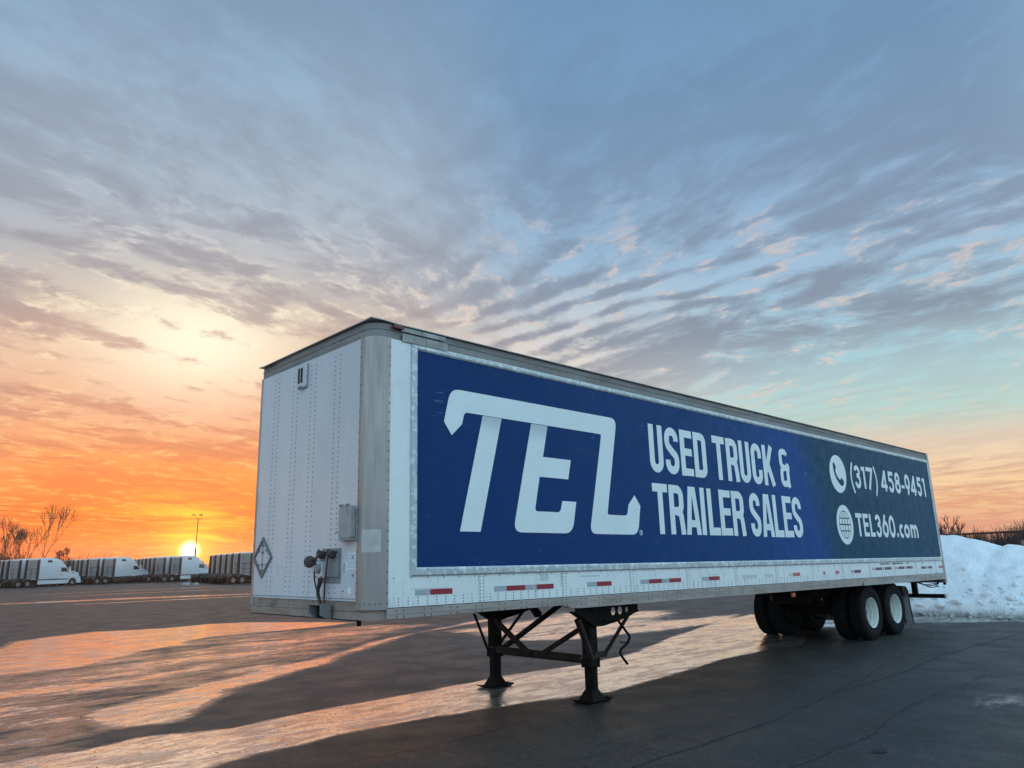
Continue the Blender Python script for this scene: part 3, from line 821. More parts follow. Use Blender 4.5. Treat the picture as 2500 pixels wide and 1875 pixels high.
# ---- lettering, cut from strokes in the plane of the side (x, z), laid just proud of the vinyl
class Print:
    def __init__(s): s.mb = MB(); s.k = 0
    def lay(s): s.k += 1; return -.0085-.0004*(s.k % 7)
    def poly(s, pts, holes=()):
        from mathutils.geometry import tessellate_polygon
        y = s.lay(); rings = [list(pts)]+[list(h) for h in holes]
        flat = [p for r in rings for p in r]
        tri = tessellate_polygon([[Vector((p[0], p[1], 0)) for p in r] for r in rings])
        s.mb.add([(p[0], y, p[1]) for p in flat], [tuple(t) for t in tri])
    def stroke(s, pts, t, closed=False):
        P = []
        for p in pts:
            if not P or math.hypot(p[0]-P[-1][0], p[1]-P[-1][1]) > 1e-5: P.append(p)
        if closed and math.hypot(P[0][0]-P[-1][0], P[0][1]-P[-1][1]) < 1e-5: P.pop()
        n = len(P); y = s.lay(); vs_ = []
        for i, p in enumerate(P):
            a = P[i-1] if (i or closed) else None
            c = P[(i+1) % n] if (i < n-1 or closed) else None
            d1 = (Vector(p)-Vector(a)).normalized() if a else None
            d2 = (Vector(c)-Vector(p)).normalized() if c else None
            if d1 is None: d1 = d2
            if d2 is None: d2 = d1
            n1_, n2_ = Vector((-d1.y, d1.x)), Vector((-d2.y, d2.x))
            m_ = (n1_+n2_)
            m_ = m_/max(m_.length_squared/2, .35) if m_.length > 1e-6 else n1_
            vs_ += [(p[0]+m_.x*t/2, y, p[1]+m_.y*t/2), (p[0]-m_.x*t/2, y, p[1]-m_.y*t/2)]
        e = n if closed else n-1
        s.mb.add(vs_, [(2*i, 2*i+1, 2*((i+1) % n)+1, 2*((i+1) % n)) for i in range(e)])


def arc(cx, cy, rx, ry, a0, a1, n=10):
    return [(cx+rx*cos(radians(a0+(a1-a0)*k/n)), cy+ry*sin(radians(a0+(a1-a0)*k/n))) for k in range(n+1)]


def spline(P, n=8):
    out = []
    for i in range(len(P)-1):
        p0, p1, p2, p3 = P[max(i-1, 0)], P[i], P[i+1], P[min(i+2, len(P)-1)]
        for k in range(n):
            t = k/n
            out.append(tuple(.5*((2*p1[j])+(-p0[j]+p2[j])*t+(2*p0[j]-5*p1[j]+4*p2[j]-p3[j])*t*t+(-p0[j]+3*p1[j]-3*p2[j]+p3[j])*t**3) for j in range(len(p1))))
    return out+[P[-1]]


def glyph(pr, ch, x0, x1, z0, z1, t):
    w, h = x1-x0, z1-z0
    l, r, b, T = x0+t/2, x1-t/2, z0+t/2, z1-t/2
    cx, R_ = (l+r)/2, (r-l)/2
    S = pr.stroke
    zz_ = lambda f: z0+h*f
    if ch == 'U': S([(l, z1)]+arc(cx, b+R_, R_, R_, 180, 360)+[(r, z1)], t)
    elif ch == 'S':
        S([(r, zz_(.71)), (r, T-R_)]+arc(cx, T-R_, R_, R_, 0, 180)+spline([(l, T-R_), (l, zz_(.70)), (l+.18*R_, zz_(.60)), (cx, zz_(.49)), (r-.18*R_, zz_(.39)), (r, zz_(.29)), (r, b+R_)], 6)+arc(cx, b+R_, R_, R_, 0, -180)+[(l, zz_(.30))], t)
    elif ch == 'E':
        S([(l, z0), (l, z1)], t)
        for f in (T, zz_(.52), b): S([(l, f), (x1 if f != zz_(.52) else x1-.06*w, f)], t*.95)
    elif ch == 'D':
        q = R_*.75
        S([(l, b)]+[(r-q, b)]+arc(r-q, b+q, q, q, -90, 0)+arc(r-q, T-q, q, q, 0, 90)+[(l, T)], t, True)
        pr.poly([(x0, z0), (x0+t, z0), (x0+t, z1), (x0, z1)])
    elif ch == 'T': S([(x0, T), (x1, T)], t); S([((x0+x1)/2, z0), ((x0+x1)/2, z1)], t)
    elif ch == 'R':
        S([(l, z0), (l, z1)], t); q = R_*.8; m_ = zz_(.47)
        rr = r-.02*w
        S([(l, T), (rr-q, T)]+arc(rr-q, T-q, q, q, 90, 0)+arc(rr-q, m_+q, q, q, 0, -90)+[(l, m_)], t)
        S(spline([(cx-.05*w, m_), (r-.35*R_, zz_(.42)), (r-.05*w, zz_(.30)), (r, zz_(.12)), (r+.02*w, z0)], 5), t)
    elif ch == 'C': S([(r, zz_(.64)), (r, T-R_)]+arc(cx, T-R_, R_, R_, 0, 180)+arc(cx, b+R_, R_, R_, 180, 360)+[(r, zz_(.36))], t)
    elif ch == 'K': S([(l, z0), (l, z1)], t); S([(l+.08*w, zz_(.34)), (r-.01*w, z1)], t); S([(l+.27*w, zz_(.55)), (r+.015*w, z0)], t)
    elif ch == 'A':
        pr.poly([(x0, z0), (x0+t, z0), ((x0+x1)/2, z1-t*1.1), ((x0+x1)/2, z1), ((x0+x1)/2-t*.78, z1)])
        pr.poly([(x1, z0), (x1-t, z0), ((x0+x1)/2, z1-t*1.1), ((x0+x1)/2-.0, z1), ((x0+x1)/2+t*.78, z1)])
        S([(x0+.24*w, zz_(.23)), (x1-.24*w, zz_(.23))], t*.9)
    elif ch == 'I': S([((x0+x1)/2, z0), ((x0+x1)/2, z1)], t)
    elif ch == 'L': S([(l, z0), (l, z1)], t); S([(l, b), (x1, b)], t)
    elif ch == '&':
        q = R_*.9
        S([(r-.02, zz_(.84)), (r-.02, T-q*.6)]+arc(r-.02-q*.8, T-q*.6, q*.8, q*.6, 0, 90)+arc(l+q*.8, T-q*.6, q*.8, q*.6, 90, 180)+spline([(l, T-q*.6), (l, zz_(.66)), (l+.08*w, zz_(.55)), (cx, zz_(.50)), (x1+.01, zz_(.50))], 5), t*.9)
        S(spline([(cx, zz_(.50)), (l+.08*w, zz_(.45)), (l, zz_(.35)), (l, b+q)], 5)+arc(l+q*.85, b+q*.8, q*.85, q*.8, 180, 270)+spline([(cx, b), (r-.06*w, b+.05*h), (r-.02*w, zz_(.22))], 4), t*.9)
        S([(r-.02*w, zz_(.62)), (r-.02*w, zz_(.10)), (r+.05*w, z0)], t*.9)
    elif ch == '3':
        ry1, ry2 = (zz_(.55)-0-zz_(.5)+T-zz_(.5))/2, (zz_(.55)-b)/2
        ru = (T-zz_(.55))/2; rl = (zz_(.55)-b)/2
        S(arc(cx, T-ru, R_*.9, ru, 170, -90, 14), t); S(arc(cx, b+rl, R_, rl, 90, -165, 14), t)
        S([(cx-.12*w, zz_(.55)), (cx+.05*w, zz_(.55))], t)
    elif ch == '1': S([(r, z0), (r, z1)], t); S([(x0, T-.02*h), (r, T-.0)], t*.95)
    elif ch == '7': S([(x0, T), (x1, T)], t); S([(x1-t*.55, T), (x0+.30*w, z0)], t)
    elif ch == '4': S([(x1-.28*w, z0), (x1-.28*w, z1)], t); S([(x0, zz_(.24)), (x1, zz_(.24))], t*.9); S([(x1-.30*w, T+.02*h), (x0+.10*w, zz_(.24))], t)
    elif ch == '5':
        rl = .30*h; ry = (zz_(.60)-b)/2
        S([(x1-.05*w, T), (l+.08*w, T), (l+.03*w, zz_(.52))], t)
        S(arc(cx-.05*w, b+ry, R_*1.05, ry, 125, -160, 16), t)
    elif ch == '8':
        ru = (T-zz_(.54))/2; rl = (zz_(.54)-b)/2
        S(arc(cx, T-ru, R_*.86, ru, 0, 360, 24)[:-1], t, True); S(arc(cx, b+rl, R_, rl, 0, 360, 24)[:-1], t, True)
    elif ch == '9':
        ru = .29*h
        S(arc(cx, T-ru, R_, ru, 0, 360, 24)[:-1], t, True); S([(r-.02*w, T-ru*1.25), (cx-.05*w, z0)], t)
    elif ch == '6':
        ru = .29*h
        S(arc(cx, b+ru, R_, ru, 0, 360, 24)[:-1], t, True); S([(l+.02*w, b+ru*1.25), (cx+.08*w, z1)], t)
    elif ch == '0': S(arc(cx, (b+T)/2, R_, (T-b)/2, 0, 360, 28)[:-1], t, True)
    elif ch == 'o': S(arc(cx, (b+T)/2, R_, (T-b)/2, 0, 360, 24)[:-1], t, True)
    elif ch == 'c': S(arc(cx+.08*w, (b+T)/2, R_*1.08, (T-b)/2, 48, 312, 18), t)
    elif ch == 'm':
        q = (r-l)/4
        S([(l, z0), (l, z1)], t); S([(l, T-q*.9)]+arc(l+q, T-q, q, q, 180, 0)+[(l+2*q, z0)], t); S([(l+2*q, T-q*.9)]+arc(l+3*q, T-q, q, q, 180, 0)+[(r, z0)], t)
    elif ch == '-': S([(x0, (z0+z1)/2), (x1, (z0+z1)/2)], z1-z0)
    elif ch == '.': pr.poly(arc((x0+x1)/2, z0+(x1-x0)/2, (x1-x0)/2, (x1-x0)/2, 0, 360, 14)[:-1])
    elif ch == '(': S(spline([(x1, z1), (x0+t*.4, zz_(.72)), (x0, zz_(.5)), (x0+t*.4, zz_(.28)), (x1, z0)], 5), t)
    elif ch == ')': S(spline([(x0, z1), (x1-t*.4, zz_(.72)), (x1, zz_(.5)), (x1-t*.4, zz_(.28)), (x0, z0)], 5), t)


def lay_print(name, pr, m=letter_white):
    pr.mb.v = [(x, y, z+TP*x) for x, y, z in pr.mb.v]
    me = bpy.data.meshes.new(name); me.from_pydata(pr.mb.v, [], pr.mb.f); me.materials.append(m)
    return link(name, me, banner)


def word(chars, z0, z1, t):
    for ch, a, c in chars:
        pr = Print(); glyph(pr, ch, a, c, z0, z1, t); lay_print('letter', pr)


word([('U', 4.66, 4.99), ('S', 5.045, 5.39), ('E', 5.44, 5.76), ('D', 5.80, 6.145)], 2.998, 3.698, .118)
word([('T', 6.34, 6.70), ('R', 6.745, 7.10), ('U', 7.145, 7.485), ('C', 7.54, 7.88), ('K', 7.93, 8.31)], 2.998, 3.70, .118)
word([('&', 8.52, 8.87)], 3.0, 3.70, .118)
word([('T', 4.66, 5.02), ('R', 5.055, 5.42), ('A', 5.45, 5.84), ('I', 5.865, 5.985), ('L', 6.06, 6.38), ('E', 6.40, 6.735), ('R', 6.77, 7.14)], 2.128, 2.84, .118)
word([('S', 7.325, 7.66), ('A', 7.70, 8.09), ('L', 8.115, 8.43), ('E', 8.46, 8.785), ('S', 8.81, 9.155)], 2.122, 2.84, .118)
t_ = .088
for ch, a, c, z0, z1 in [('(', 11.565, 11.67, 3.05, 3.68), ('3', 11.72, 12.03, 3.155, 3.64), ('1', 12.10, 12.28, 3.165, 3.635), ('7', 12.35, 12.70, 3.165, 3.64), (')', 12.78, 12.885, 3.05, 3.68),
                         ('4', 13.11, 13.47, 3.17, 3.64), ('5', 13.55, 13.86, 3.16, 3.635), ('8', 13.93, 14.25, 3.16, 3.64), ('-', 14.31, 14.50, 3.295, 3.365), ('9', 14.54, 14.86, 3.165, 3.64),
                         ('4', 14.90, 15.25, 3.165, 3.635), ('5', 15.34, 15.62, 3.16, 3.625), ('1', 15.71, 15.87, 3.165, 3.62),
                         ('T', 11.51, 11.82, 2.175, 2.64), ('E', 11.87, 12.13, 2.175, 2.64), ('L', 12.19, 12.43, 2.175, 2.64), ('3', 12.48, 12.79, 2.165, 2.645), ('6', 12.85, 13.18, 2.165, 2.645),
                         ('0', 13.22, 13.57, 2.165, 2.645), ('.', 13.63, 13.73, 2.175, 2.275), ('c', 13.79, 14.05, 2.165, 2.475), ('o', 14.085, 14.42, 2.165, 2.475), ('m', 14.48, 14.94, 2.175, 2.475)]:
    pr = Print(); glyph(pr, ch, a, c, z0, z1, t_ if ch not in '()' else .062); lay_print('letter', pr)

def rc(P, rad, n=6):
    """round chosen corners of a polygon"""
    out = []
    m_ = len(P)
    for i, p in enumerate(P):
        r_ = rad[i]
        if not r_: out.append(p); continue
        a, c = Vector(P[i-1]), Vector(P[(i+1) % m_]); q = Vector(p)
        d1, d2 = (a-q).normalized(), (c-q).normalized()
        s1, s2 = q+d1*r_, q+d2*r_
        for k in range(n+1):
            t = k/n
            out.append(tuple(s1*(1-t)**2+q*2*t*(1-t)+s2*t*t))
    return out


pr = Print()
pr.poly(rc([(1.032, 3.145), (.925, 3.288), (1.020, 3.674), (3.945, 3.678), (3.640, 2.362), (4.055, 2.362), (4.099, 2.511), (4.243, 2.644), (4.360, 2.503), (4.275, 2.112), (3.272, 2.110), (3.600, 3.426), (1.218, 3.426), (1.180, 3.284)],
           [0, 0, .13, .14, .04, .05, 0, 0, 0, .13, .13, .04, .05, 0]))
lay_print('logo_bar', pr)
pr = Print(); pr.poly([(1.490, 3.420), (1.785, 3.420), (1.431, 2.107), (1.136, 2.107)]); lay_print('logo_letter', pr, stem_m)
pr = Print()
pr.poly(rc([(2.275, 3.420), (2.563, 3.420), (2.463, 3.025), (2.968, 3.025), (2.906, 2.778), (2.393, 2.778), (2.292, 2.362), (2.738, 2.362), (2.779, 2.503), (3.038, 2.503), (2.945, 2.110), (1.928, 2.110)],
           [0, 0, 0, 0, 0, 0, .05, .06, 0, 0, .14, .14]))
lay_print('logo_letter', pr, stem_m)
pr = Print()
pr.poly(arc(4.342, 2.141, .036, .036, 0, 360, 20)[:-1], [arc(4.342, 2.141, .029, .029, 360, 0, 20)[:-1]])
pr.stroke([(4.331, 2.124), (4.331, 2.160)], .006); pr.stroke([(4.331, 2.157), (4.349, 2.157), (4.353, 2.149), (4.349, 2.142), (4.331, 2.142)], .006); pr.stroke([(4.341, 2.142), (4.354, 2.124)], .006)
lay_print('registered_mark', pr)
# telephone and globe signs
pr = Print()
hs = rc([(10.735, 3.575), (10.80, 3.635), (10.885, 3.535), (10.825, 3.445), (10.885, 3.345), (11.005, 3.272), (11.085, 3.335), (11.185, 3.25), (11.13, 3.165), (11.02, 3.160), (10.86, 3.26), (10.755, 3.40)],
        [.03, .03, .03, .02, .02, .02, .03, .03, .03, .03, .06, .06], 4)
pr.poly(arc(10.94, 3.395, .375, .378, 0, 360, 40)[:-1], [hs[::-1]])
lay_print('telephone_icon', pr)
pr = Print()
gcx, gcy = 10.975, 2.395
pr.poly(arc(gcx, gcy, .375, .385, 0, 360, 44)[:-1], [arc(gcx, gcy, .262, .275, 360, 0, 40)[:-1]])
def gl_cell(u0, u1, v0, v1):
    f = lambda u, v: (gcx+.245*u*sqrt(max(1-(v*.98)**2, 0)), gcy+.258*v)
    pr.poly([f(u0+(u1-u0)*k/4, v0) for k in range(5)]+[f(u1, v0+(v1-v0)*k/5) for k in range(1, 6)]+[f(u1-(u1-u0)*k/4, v1) for k in range(1, 5)]+[f(u0, v1-(v1-v0)*k/5) for k in range(1, 5)])
for v0, v1 in ((-.98, -.52), (-.44, -.05), (.05, .44), (.52, .98)):
    for u0, u1 in ((-1, -.57), (-.47, -.05), (.05, .47), (.57, 1)): gl_cell(u0, u1, v0, v1)
lay_print('globe_icon', pr)

# reflective tape along the side
TAPE = [(.552, .742, 'g'), (.742, 1.033, 'r'), (1.622, 1.812, 'g'), (1.812, 2.101, 'r'), (2.101, 2.287, 'g'), (2.287, 2.575, 'r'), (3.18, 3.366, 'g'), (3.366, 3.655, 'r'),
        (4.27, 4.457, 'g'), (4.457, 4.747, 'r'), (4.747, 4.927, 'g'), (4.927, 5.215, 'r'), (5.764, 5.944, 'g'), (5.944, 6.236, 'r'),
        (6.895, 7.05, 'w'), (7.05, 7.36, 'w'), (7.62, 7.88, 'w'), (8.45, 8.60, 'w'), (8.60, 8.86, 'f'), (9.78, 9.86, 'f'), (10.30, 10.45, 'f'),
        (10.985, 11.15, 'g'), (11.15, 11.455, 'd'), (12.03, 12.22, 'g'), (12.22, 12.52, 'd'), (12.52, 12.70, 'g'), (12.70, 13.06, 'd'),
        (13.285, 13.47, 'g'), (13.47, 13.77, 'd'), (13.77, 13.95, 'g'), (13.95, 14.22, 'd'), (14.22, 14.36, 'g'), (14.83, 15.12, 'd'), (15.12, 15.30, 'g'), (15.30, 15.55, 'd'), (16.01, 16.27, 'f')]
TM = dict(g=grey_tape, r=red_tape, f=faded_tape, d=dark_tape, w=old_tape)
for a, c, k in TAPE:
    z = 1.464 if a < 12 else (1.496 if a < 14.5 else 1.478)
    tpart('reflective_tape', MB().box(a, c-.002, -.0035, -.0005, z, z+.055), TM[k])
# faint small print below the frame near the rear (illegible in the photo)
mb = MB(); rnd = random.Random(4); x = 12.46
while x < 14.07:
    w_ = rnd.uniform(.03, .06)
    if rnd.random() < .85: mb.box(x, x+w_, -.0025, -.0005, 1.600+.004*rnd.random(), 1.632)
    x += w_+rnd.uniform(.012, .03)
tpart('small_print', mb, ink_m)['kind'] = 'stuff'
# worn tape ghosts and scuffs
for x0, x1, z0, z1 in ((2.35, 2.49, 1.56, 1.64), (3.05, 3.42, 1.585, 1.60), (14.86, 15.02, 1.575, 1.64), (.50, .98, 1.525, 1.532), (5.9, 6.2, 1.545, 1.552)):
    tpart('scuff', MB().box(x0, x1, -.0022, -.0006, z0, z1), label_grey)

# front wall fittings -------------------------------------------------
vent = tpart('vent', MB().prism([(1.344, 3.79), (1.372, 3.785), (1.52, 3.785), (1.548, 3.79), (1.552, 4.07), (1.535, 4.085), (1.36, 4.085), (1.344, 4.07)], 'x', -.036, -.002), vent_m, bev=.012)
def sub(name, mb, m, parent, **k):
    mb.v = [(x, y, z+TP*x) for x, y, z in mb.v]
    return link(name, mb.mesh(name, m, k.get('smooth')), parent)
sub('vent_opening', MB().box(-.0375, -.0365, 1.415, 1.53, 3.85, 4.03), gap_m, vent)
sub('vent_bar', MB().box(-.042, -.0385, 1.462, 1.472, 3.85, 4.03), vent_m, vent)
sub('vent_latch', MB().tube([(-.042, 1.50, 3.80), (-.042, 1.42, 3.80)], .010), plate_m, vent)
db = tpart('document_box', MB().prism([(.236, 2.05), (.25, 2.03), (.45, 2.03), (.464, 2.05), (.464, 2.33), (.45, 2.36), (.25, 2.36), (.236, 2.33)], 'x', -.075, -.002), box_m, bev=.010)
sub('lid_lip', MB().box(-.082, -.002, .232, .470, 2.016, 2.030), box_m, db)
for y in (.30, .42): sub('hinge', MB().box(-.085, -.05, y-.022, y+.022, 2.352, 2.374), plate_m, db)
sub('latch', MB().box(-.09, -.07, .31, .38, 1.998, 2.022), plate_m, db)
tpart('box_strap', MB().box(-.006, -.001, .47, .635, 2.100, 2.108), rivet_m)
# placard holder
C_ = [(2.284, 2.121), (2.532, 1.881), (2.287, 1.641), (2.038, 1.882)]
cy_, cz_ = 2.285, 1.881
def scl(f): return [(cy_+(y-cy_)*f, cz_+(z-cz_)*f) for y, z in C_]
mb = MB()
for i in range(4):
    a, c = C_[i], C_[(i+1) % 4]
    ai, ci = scl(.84)[i], scl(.84)[(i+1) % 4]
    mb.prism([a, c, ci, ai], 'x', -.018, -.001)
ph = tpart('placard_holder', mb, placard_m)
sub('centre_rod', MB().tube([(-.012, 2.285, 2.08), (-.012, 2.286, 1.68)], .004), placard_m, ph)
for y, z in ((2.18, 1.96), (2.39, 1.96), (2.18, 1.80), (2.39, 1.80), (2.285, 2.02), (2.286, 1.94), (2.286, 1.80), (2.286, 1.73)):
    sub('clip', MB().box(-.022, -.001, y-.014, y+.014, z-.009, z+.009), placard_m, ph)
# square inspection panel outline
mb = MB()
for a, c in (((2.067, 1.778), (1.750, 1.772)), ((1.750, 1.772), (1.752, 1.462)), ((1.752, 1.462), (2.072, 1.458)), ((2.072, 1.458), (2.067, 1.778))):
    mb.bar((-.001, *a), (-.001, *c), .004, .004)
for y, z in ((2.05, 1.76), (1.90, 1.76), (1.77, 1.76), (1.77, 1.62), (1.77, 1.48), (1.9, 1.475), (2.05, 1.475), (2.05, 1.62)): mb.dot((-.001, y, z), .006, (-1, 0, 0))
tpart('inspection_panel', mb, seal_m)
# connector plate, socket box, gladhands, hoses
cp = tpart('connector_plate', MB().box(-.012, -.001, .512, .880, 1.597, 1.945), plate_m, bev=.003)
sub('plate_fold', MB().box(-.030, -.012, .514, .878, 1.66, 1.895), plate_m, cp)
sk = tpart('socket_box', MB().box(-.085, -.031, .745, .870, 1.65, 1.81), vent_m, bev=.006)
sub('socket', MB().lathe([(0, -.035), (.042, -.03), (.05, -.012), (.05, 0)], (-.0855, .808, 1.745), 'x', 14), plate_m, sk, smooth=30)
for y, z in ((.755, 1.79), (.86, 1.79), (.755, 1.665), (.86, 1.665)): sub('bolt', MB().dot((-.0855, y, z), .008, (-1, 0, 0), .008), black_steel, sk)
def gladhand(y, s):
    mb = MB()
    mb.lathe([(0, -.04), (.034, -.04), (.040, -.024), (.040, .016), (.024, .028), (.024, .05)], (-.065, y, 1.885), 'y' if s else 'x', 14)
    mb.box(-.08, -.012, y-.03, y+.03, 1.875, 1.915)
    mb.tube([(-.065, y+.01, 1.90), (-.07, y+.045, 1.92), (-.065, y+.075, 1.905)], [.016, .021, .016], 8)
    mb.tube([(-.06, y, 1.88), (-.06, y, 1.84)], .016, 8)
    return tpart('gladhand', mb, brown_cast, smooth=40)
gladhand(.60, 1); gladhand(.80, 0)
# round dust cover standing off the wall, turned to the corner
mb = MB()
c0 = Vector((-.075, 1.025, 1.815)); nn = Vector((-.75, -.66, .05)).normalized(); u_ = nn.orthogonal().normalized(); w_ = nn.cross(u_)
rings = []
for r_, t_o in ((.001, .028), (.045, .024), (.058, .016), (.063, 0), (.058, -.018), (.03, -.026), (.001, -.03)):
    rings.append([c0+nn*t_o+(u_*cos(a)+w_*sin(a))*r_ for a in np.linspace(0, 2*pi, 20, endpoint=False)])
mb.loft(rings, False); mb.tube([(-.05, .91, 1.86), (-.07, .99, 1.83)], .013, 8)
tpart('dust_cover', mb, brown_cast, smooth=40)
tpart('air_hose', MB().tube(spline([(-.07, .885, 1.86), (-.085, .895, 1.75), (-.085, .882, 1.62), (-.07, .84, 1.50), (-.06, .80, 1.40), (-.05, .765, 1.33)], 6), .0085, 8), hose_blk, smooth=60)
tpart('air_hose', MB().tube(spline([(-.07, .655, 1.86), (-.08, .66, 1.75), (-.08, .68, 1.62), (-.065, .715, 1.48), (-.055, .735, 1.33)], 6), .0085, 8), hose_red, smooth=60)
tpart('power_cable', MB().tube(spline([(-.08, .755, 1.65), (-.085, .765, 1.60), (-.08, .815, 1.52), (-.065, .80, 1.42), (-.05, .755, 1.31)], 6), .017, 8), hose_blk, smooth=60)
tpart('power_cable', MB().tube(spline([(-.08, .80, 1.65), (-.08, .805, 1.60), (-.07, .845, 1.50), (-.06, .80, 1.40), (-.05, .75, 1.30)], 6), .014, 8), hose_blk, smooth=60)
hb = tpart('hose_box', MB().prism([(-.14, 1.385), (-.013, 1.385), (-.013, 1.25), (-.06, 1.25), (-.14, 1.29)], 'y', .655, .662).prism([(-.14, 1.385), (-.013, 1.385), (-.013, 1.25), (-.06, 1.25), (-.14, 1.31)], 'y', .888, .895).box(-.14, -.013, .66, .893, 1.385, 1.390), plate_m)
tpart('hose_box_throat', MB().box(-.05, -.016, .675, .880, 1.255, 1.372), black_steel)
# stickers; their small print is too blurred to read in the photo
def sticker(y0, y1, z0, z1, m, rows, ym0, ym1, ink, seed, mark=None):
    o = tpart('sticker', MB().box(-.0022, -.0002, y0, y1, z0, z1), m)
    r_ = random.Random(seed); mb = MB()
    for z, h_ in rows:
        y = ym1
        while y > ym0+.01:
            w_ = r_.uniform(.012, .03)
            mb.box(-.0032, -.0024, max(y-w_, ym0), y, z, z+h_); y -= w_+.006
    if mark: mb.box(-.0033, -.0024, *mark)
    if mb.v: sub('print', mb, ink, o)['kind'] = 'stuff'
sticker(.206, .384, 1.730, 1.893, label_m, [(1.885-.0125*k, .004) for k in range(1, 12)], .215, .375, print_m, 1, (.275, .305, 1.835, 1.865))
sticker(.398, .502, 1.702, 1.806, label_m, [(1.790-.0165*k, .008) for k in range(0, 6)], .41, .49, ink_m, 2)
sticker(.256, .452, 1.572, 1.700, label_grey, [], .3, .4, print_m, 3, (.262, .30, 1.655, 1.69))
sticker(.405, .50, 1.512, 1.53, label_m, [(1.515, .012)], .42, .485, ink_m, 5)
sticker(.31, .37, 1.50, 1.56, label_m, [], .3, .4, ink_m, 6)
sticker(.48, .62, 2.02, 2.10, label_m, [(2.08, .004), (2.065, .004), (2.05, .004)], .49, .61, print_m, 7)

# rear frame with hinge bosses
rf_ = tpart('rear_frame', MB().box(16.302, 16.415, -.012, .10, 1.13, 4.245).box(16.302, 16.415, TW-.10, TW+.012, 1.13, 4.245).box(16.302, 16.415, .1, TW-.1, 4.10, 4.24).box(16.302, 16.415, .1, TW-.1, 1.13, 1.34), alu, bev=.006)
for z in (1.65, 2.25, 2.85, 3.45, 3.95):
    sub('hinge', MB().lathe([(0, -.06), (.022, -.06), (.022, .06), (0, .06)], (16.425, .02, z), 'z', 8), alu, rf_)
for y0, y1 in ((.105, 1.29), (1.30, TW-.105)): tpart('rear_door', MB().box(16.36, 16.40, y0, y1, 1.345, 4.095), side_white, bev=.004)

# floor and cross members
tpart('floor', MB().box(.1, 16.30, .055, TW-.055, 1.262, 1.298), black_steel)
mb = MB()
for x in np.arange(.35, 16.2, .305): mb.box(x, x+.06, .06, TW-.06, 1.256, 1.2615)
o = tpart('cross_members', mb, black_steel); o['kind'] = 'stuff'
tpart('coupler_plate', MB().box(.1, 1.9, .6, 2.0, 1.256, 1.2615), black_steel)
tpart('brace_beam', MB().bar((2.75, .45, 1.14), (4.3, 2.15, 1.14), .09, .06), black_steel)

# landing gear -------------------------------------------------------
for gy in (.357, 2.19):
    near = gy < 1
    yo = -1 if near else 1
    # gusset with three holes
    ring = [(3.20, 1.150), (3.37, 1.062), (3.565, .955), (3.76, .955), (3.99, .985), (4.30, 1.045), (4.47, 1.105), (4.47, 1.235), (3.20, 1.235)]
    holes = [(3.945, 1.125, .052), (4.09, 1.128, .052), (4.235, 1.130, .036)]
    from mathutils.geometry import tessellate_polygon
    rings_ = [ring]+[arc(cx, cz, r_, r_, 360, 0, 16)[:-1] for cx, cz, r_ in holes]
    flat = [p for q in rings_ for p in q]
    tri = tessellate_polygon([[Vector((p[0], p[1], 0)) for p in q] for q in rings_])
    mb = MB(); y0 = gy+yo*.115
    for dy in (0, yo*.012):
        mb.add([(p[0], y0+dy, p[1]) for p in flat], [tuple(t) for t in tri])
    nf = len(flat); base_ = 0
    for q in rings_:
        for i in range(len(q)):
            a, c = base_+i, base_+(i+1) % len(q)
            mb.f.append((a, c, c+nf, a+nf))
        base_ += len(q)
    gus = tpart('gusset', mb, black_steel)
    mb = MB().bar((3.20, y0-yo*.05, 1.150), (3.57, y0-yo*.05, .955), .10, .012).bar((3.565, y0-yo*.05, .955), (3.76, y0-yo*.05, .955), .10, .012).bar((3.76, y0-yo*.05, .957), (4.52, y0-yo*.05, 1.10), .10, .012)
    sub('flange', mb, black_steel, gus)
    leg = tpart('landing_leg', MB().box(3.508, 3.662, gy-.07, gy+.07, .50, 1.23).box(3.492, 3.678, gy-.085, gy+.085, .45, .56), black_steel, bev=.006)
    gz = -TP*3.58
    sub('inner_leg', MB().box(3.524, 3.646, gy-.056, gy+.056, .10+gz, .5).box(3.532, 3.638, gy-.063, gy-.056, .12+gz, .45).box(3.565, 3.60, gy-.069, gy-.063, .12+gz, .45), black_steel, leg)
    z0 = gz+.004
    foot = MB().loft([[(3.40, gy-.15, z0+.016), (3.76, gy-.15, z0+.016), (3.76, gy+.15, z0+.016), (3.40, gy+.15, z0+.016)], [(3.39, gy-.135, z0), (3.77, gy-.135, z0), (3.77, gy+.135, z0), (3.39, gy+.135, z0)]])
    foot.loft([[(3.46, gy-.12, z0+.017), (3.71, gy-.12, z0+.017), (3.71, gy+.12, z0+.017), (3.46, gy+.12, z0+.017)], [(3.522, gy-.06, z0+.14), (3.648, gy-.06, z0+.14), (3.648, gy+.06, z0+.14), (3.522, gy+.06, z0+.14)]])
    foot.bar((3.37, gy-.15, z0+.022), (3.37, gy+.15, z0+.022), .05, .01, (.4, 0, 1)).bar((3.79, gy-.15, z0+.022), (3.79, gy+.15, z0+.022), .05, .01, (-.4, 0, 1))
    tpart('foot_plate', foot, black_steel)
    # fore-and-aft braces
    tpart('brace', MB().bar((3.27, gy+yo*.09, 1.06), (3.52, gy+yo*.09, .55), .05 if not near else .075, .012 if not near else .05), rust_steel if near else black_steel)
    tpart('brace', MB().bar((4.28, gy+yo*.10, 1.05), (3.76, gy+yo*.10, .60), .05, .02), rust_steel if near else black_steel)
    tpart('clamp', MB().box(3.56, 3.80, min(gy+yo*.088, gy+yo*.104), max(gy+yo*.088, gy+yo*.104), .565, .64).box(3.49, 3.68, gy-.086, gy+.086, .575, .60), rust_steel)
tpart('cross_bar', MB().box(3.50, 3.515, .46, 2.09, .50, .605).box(3.50, 3.57, .46, 2.09, .50, .512), rust_steel)
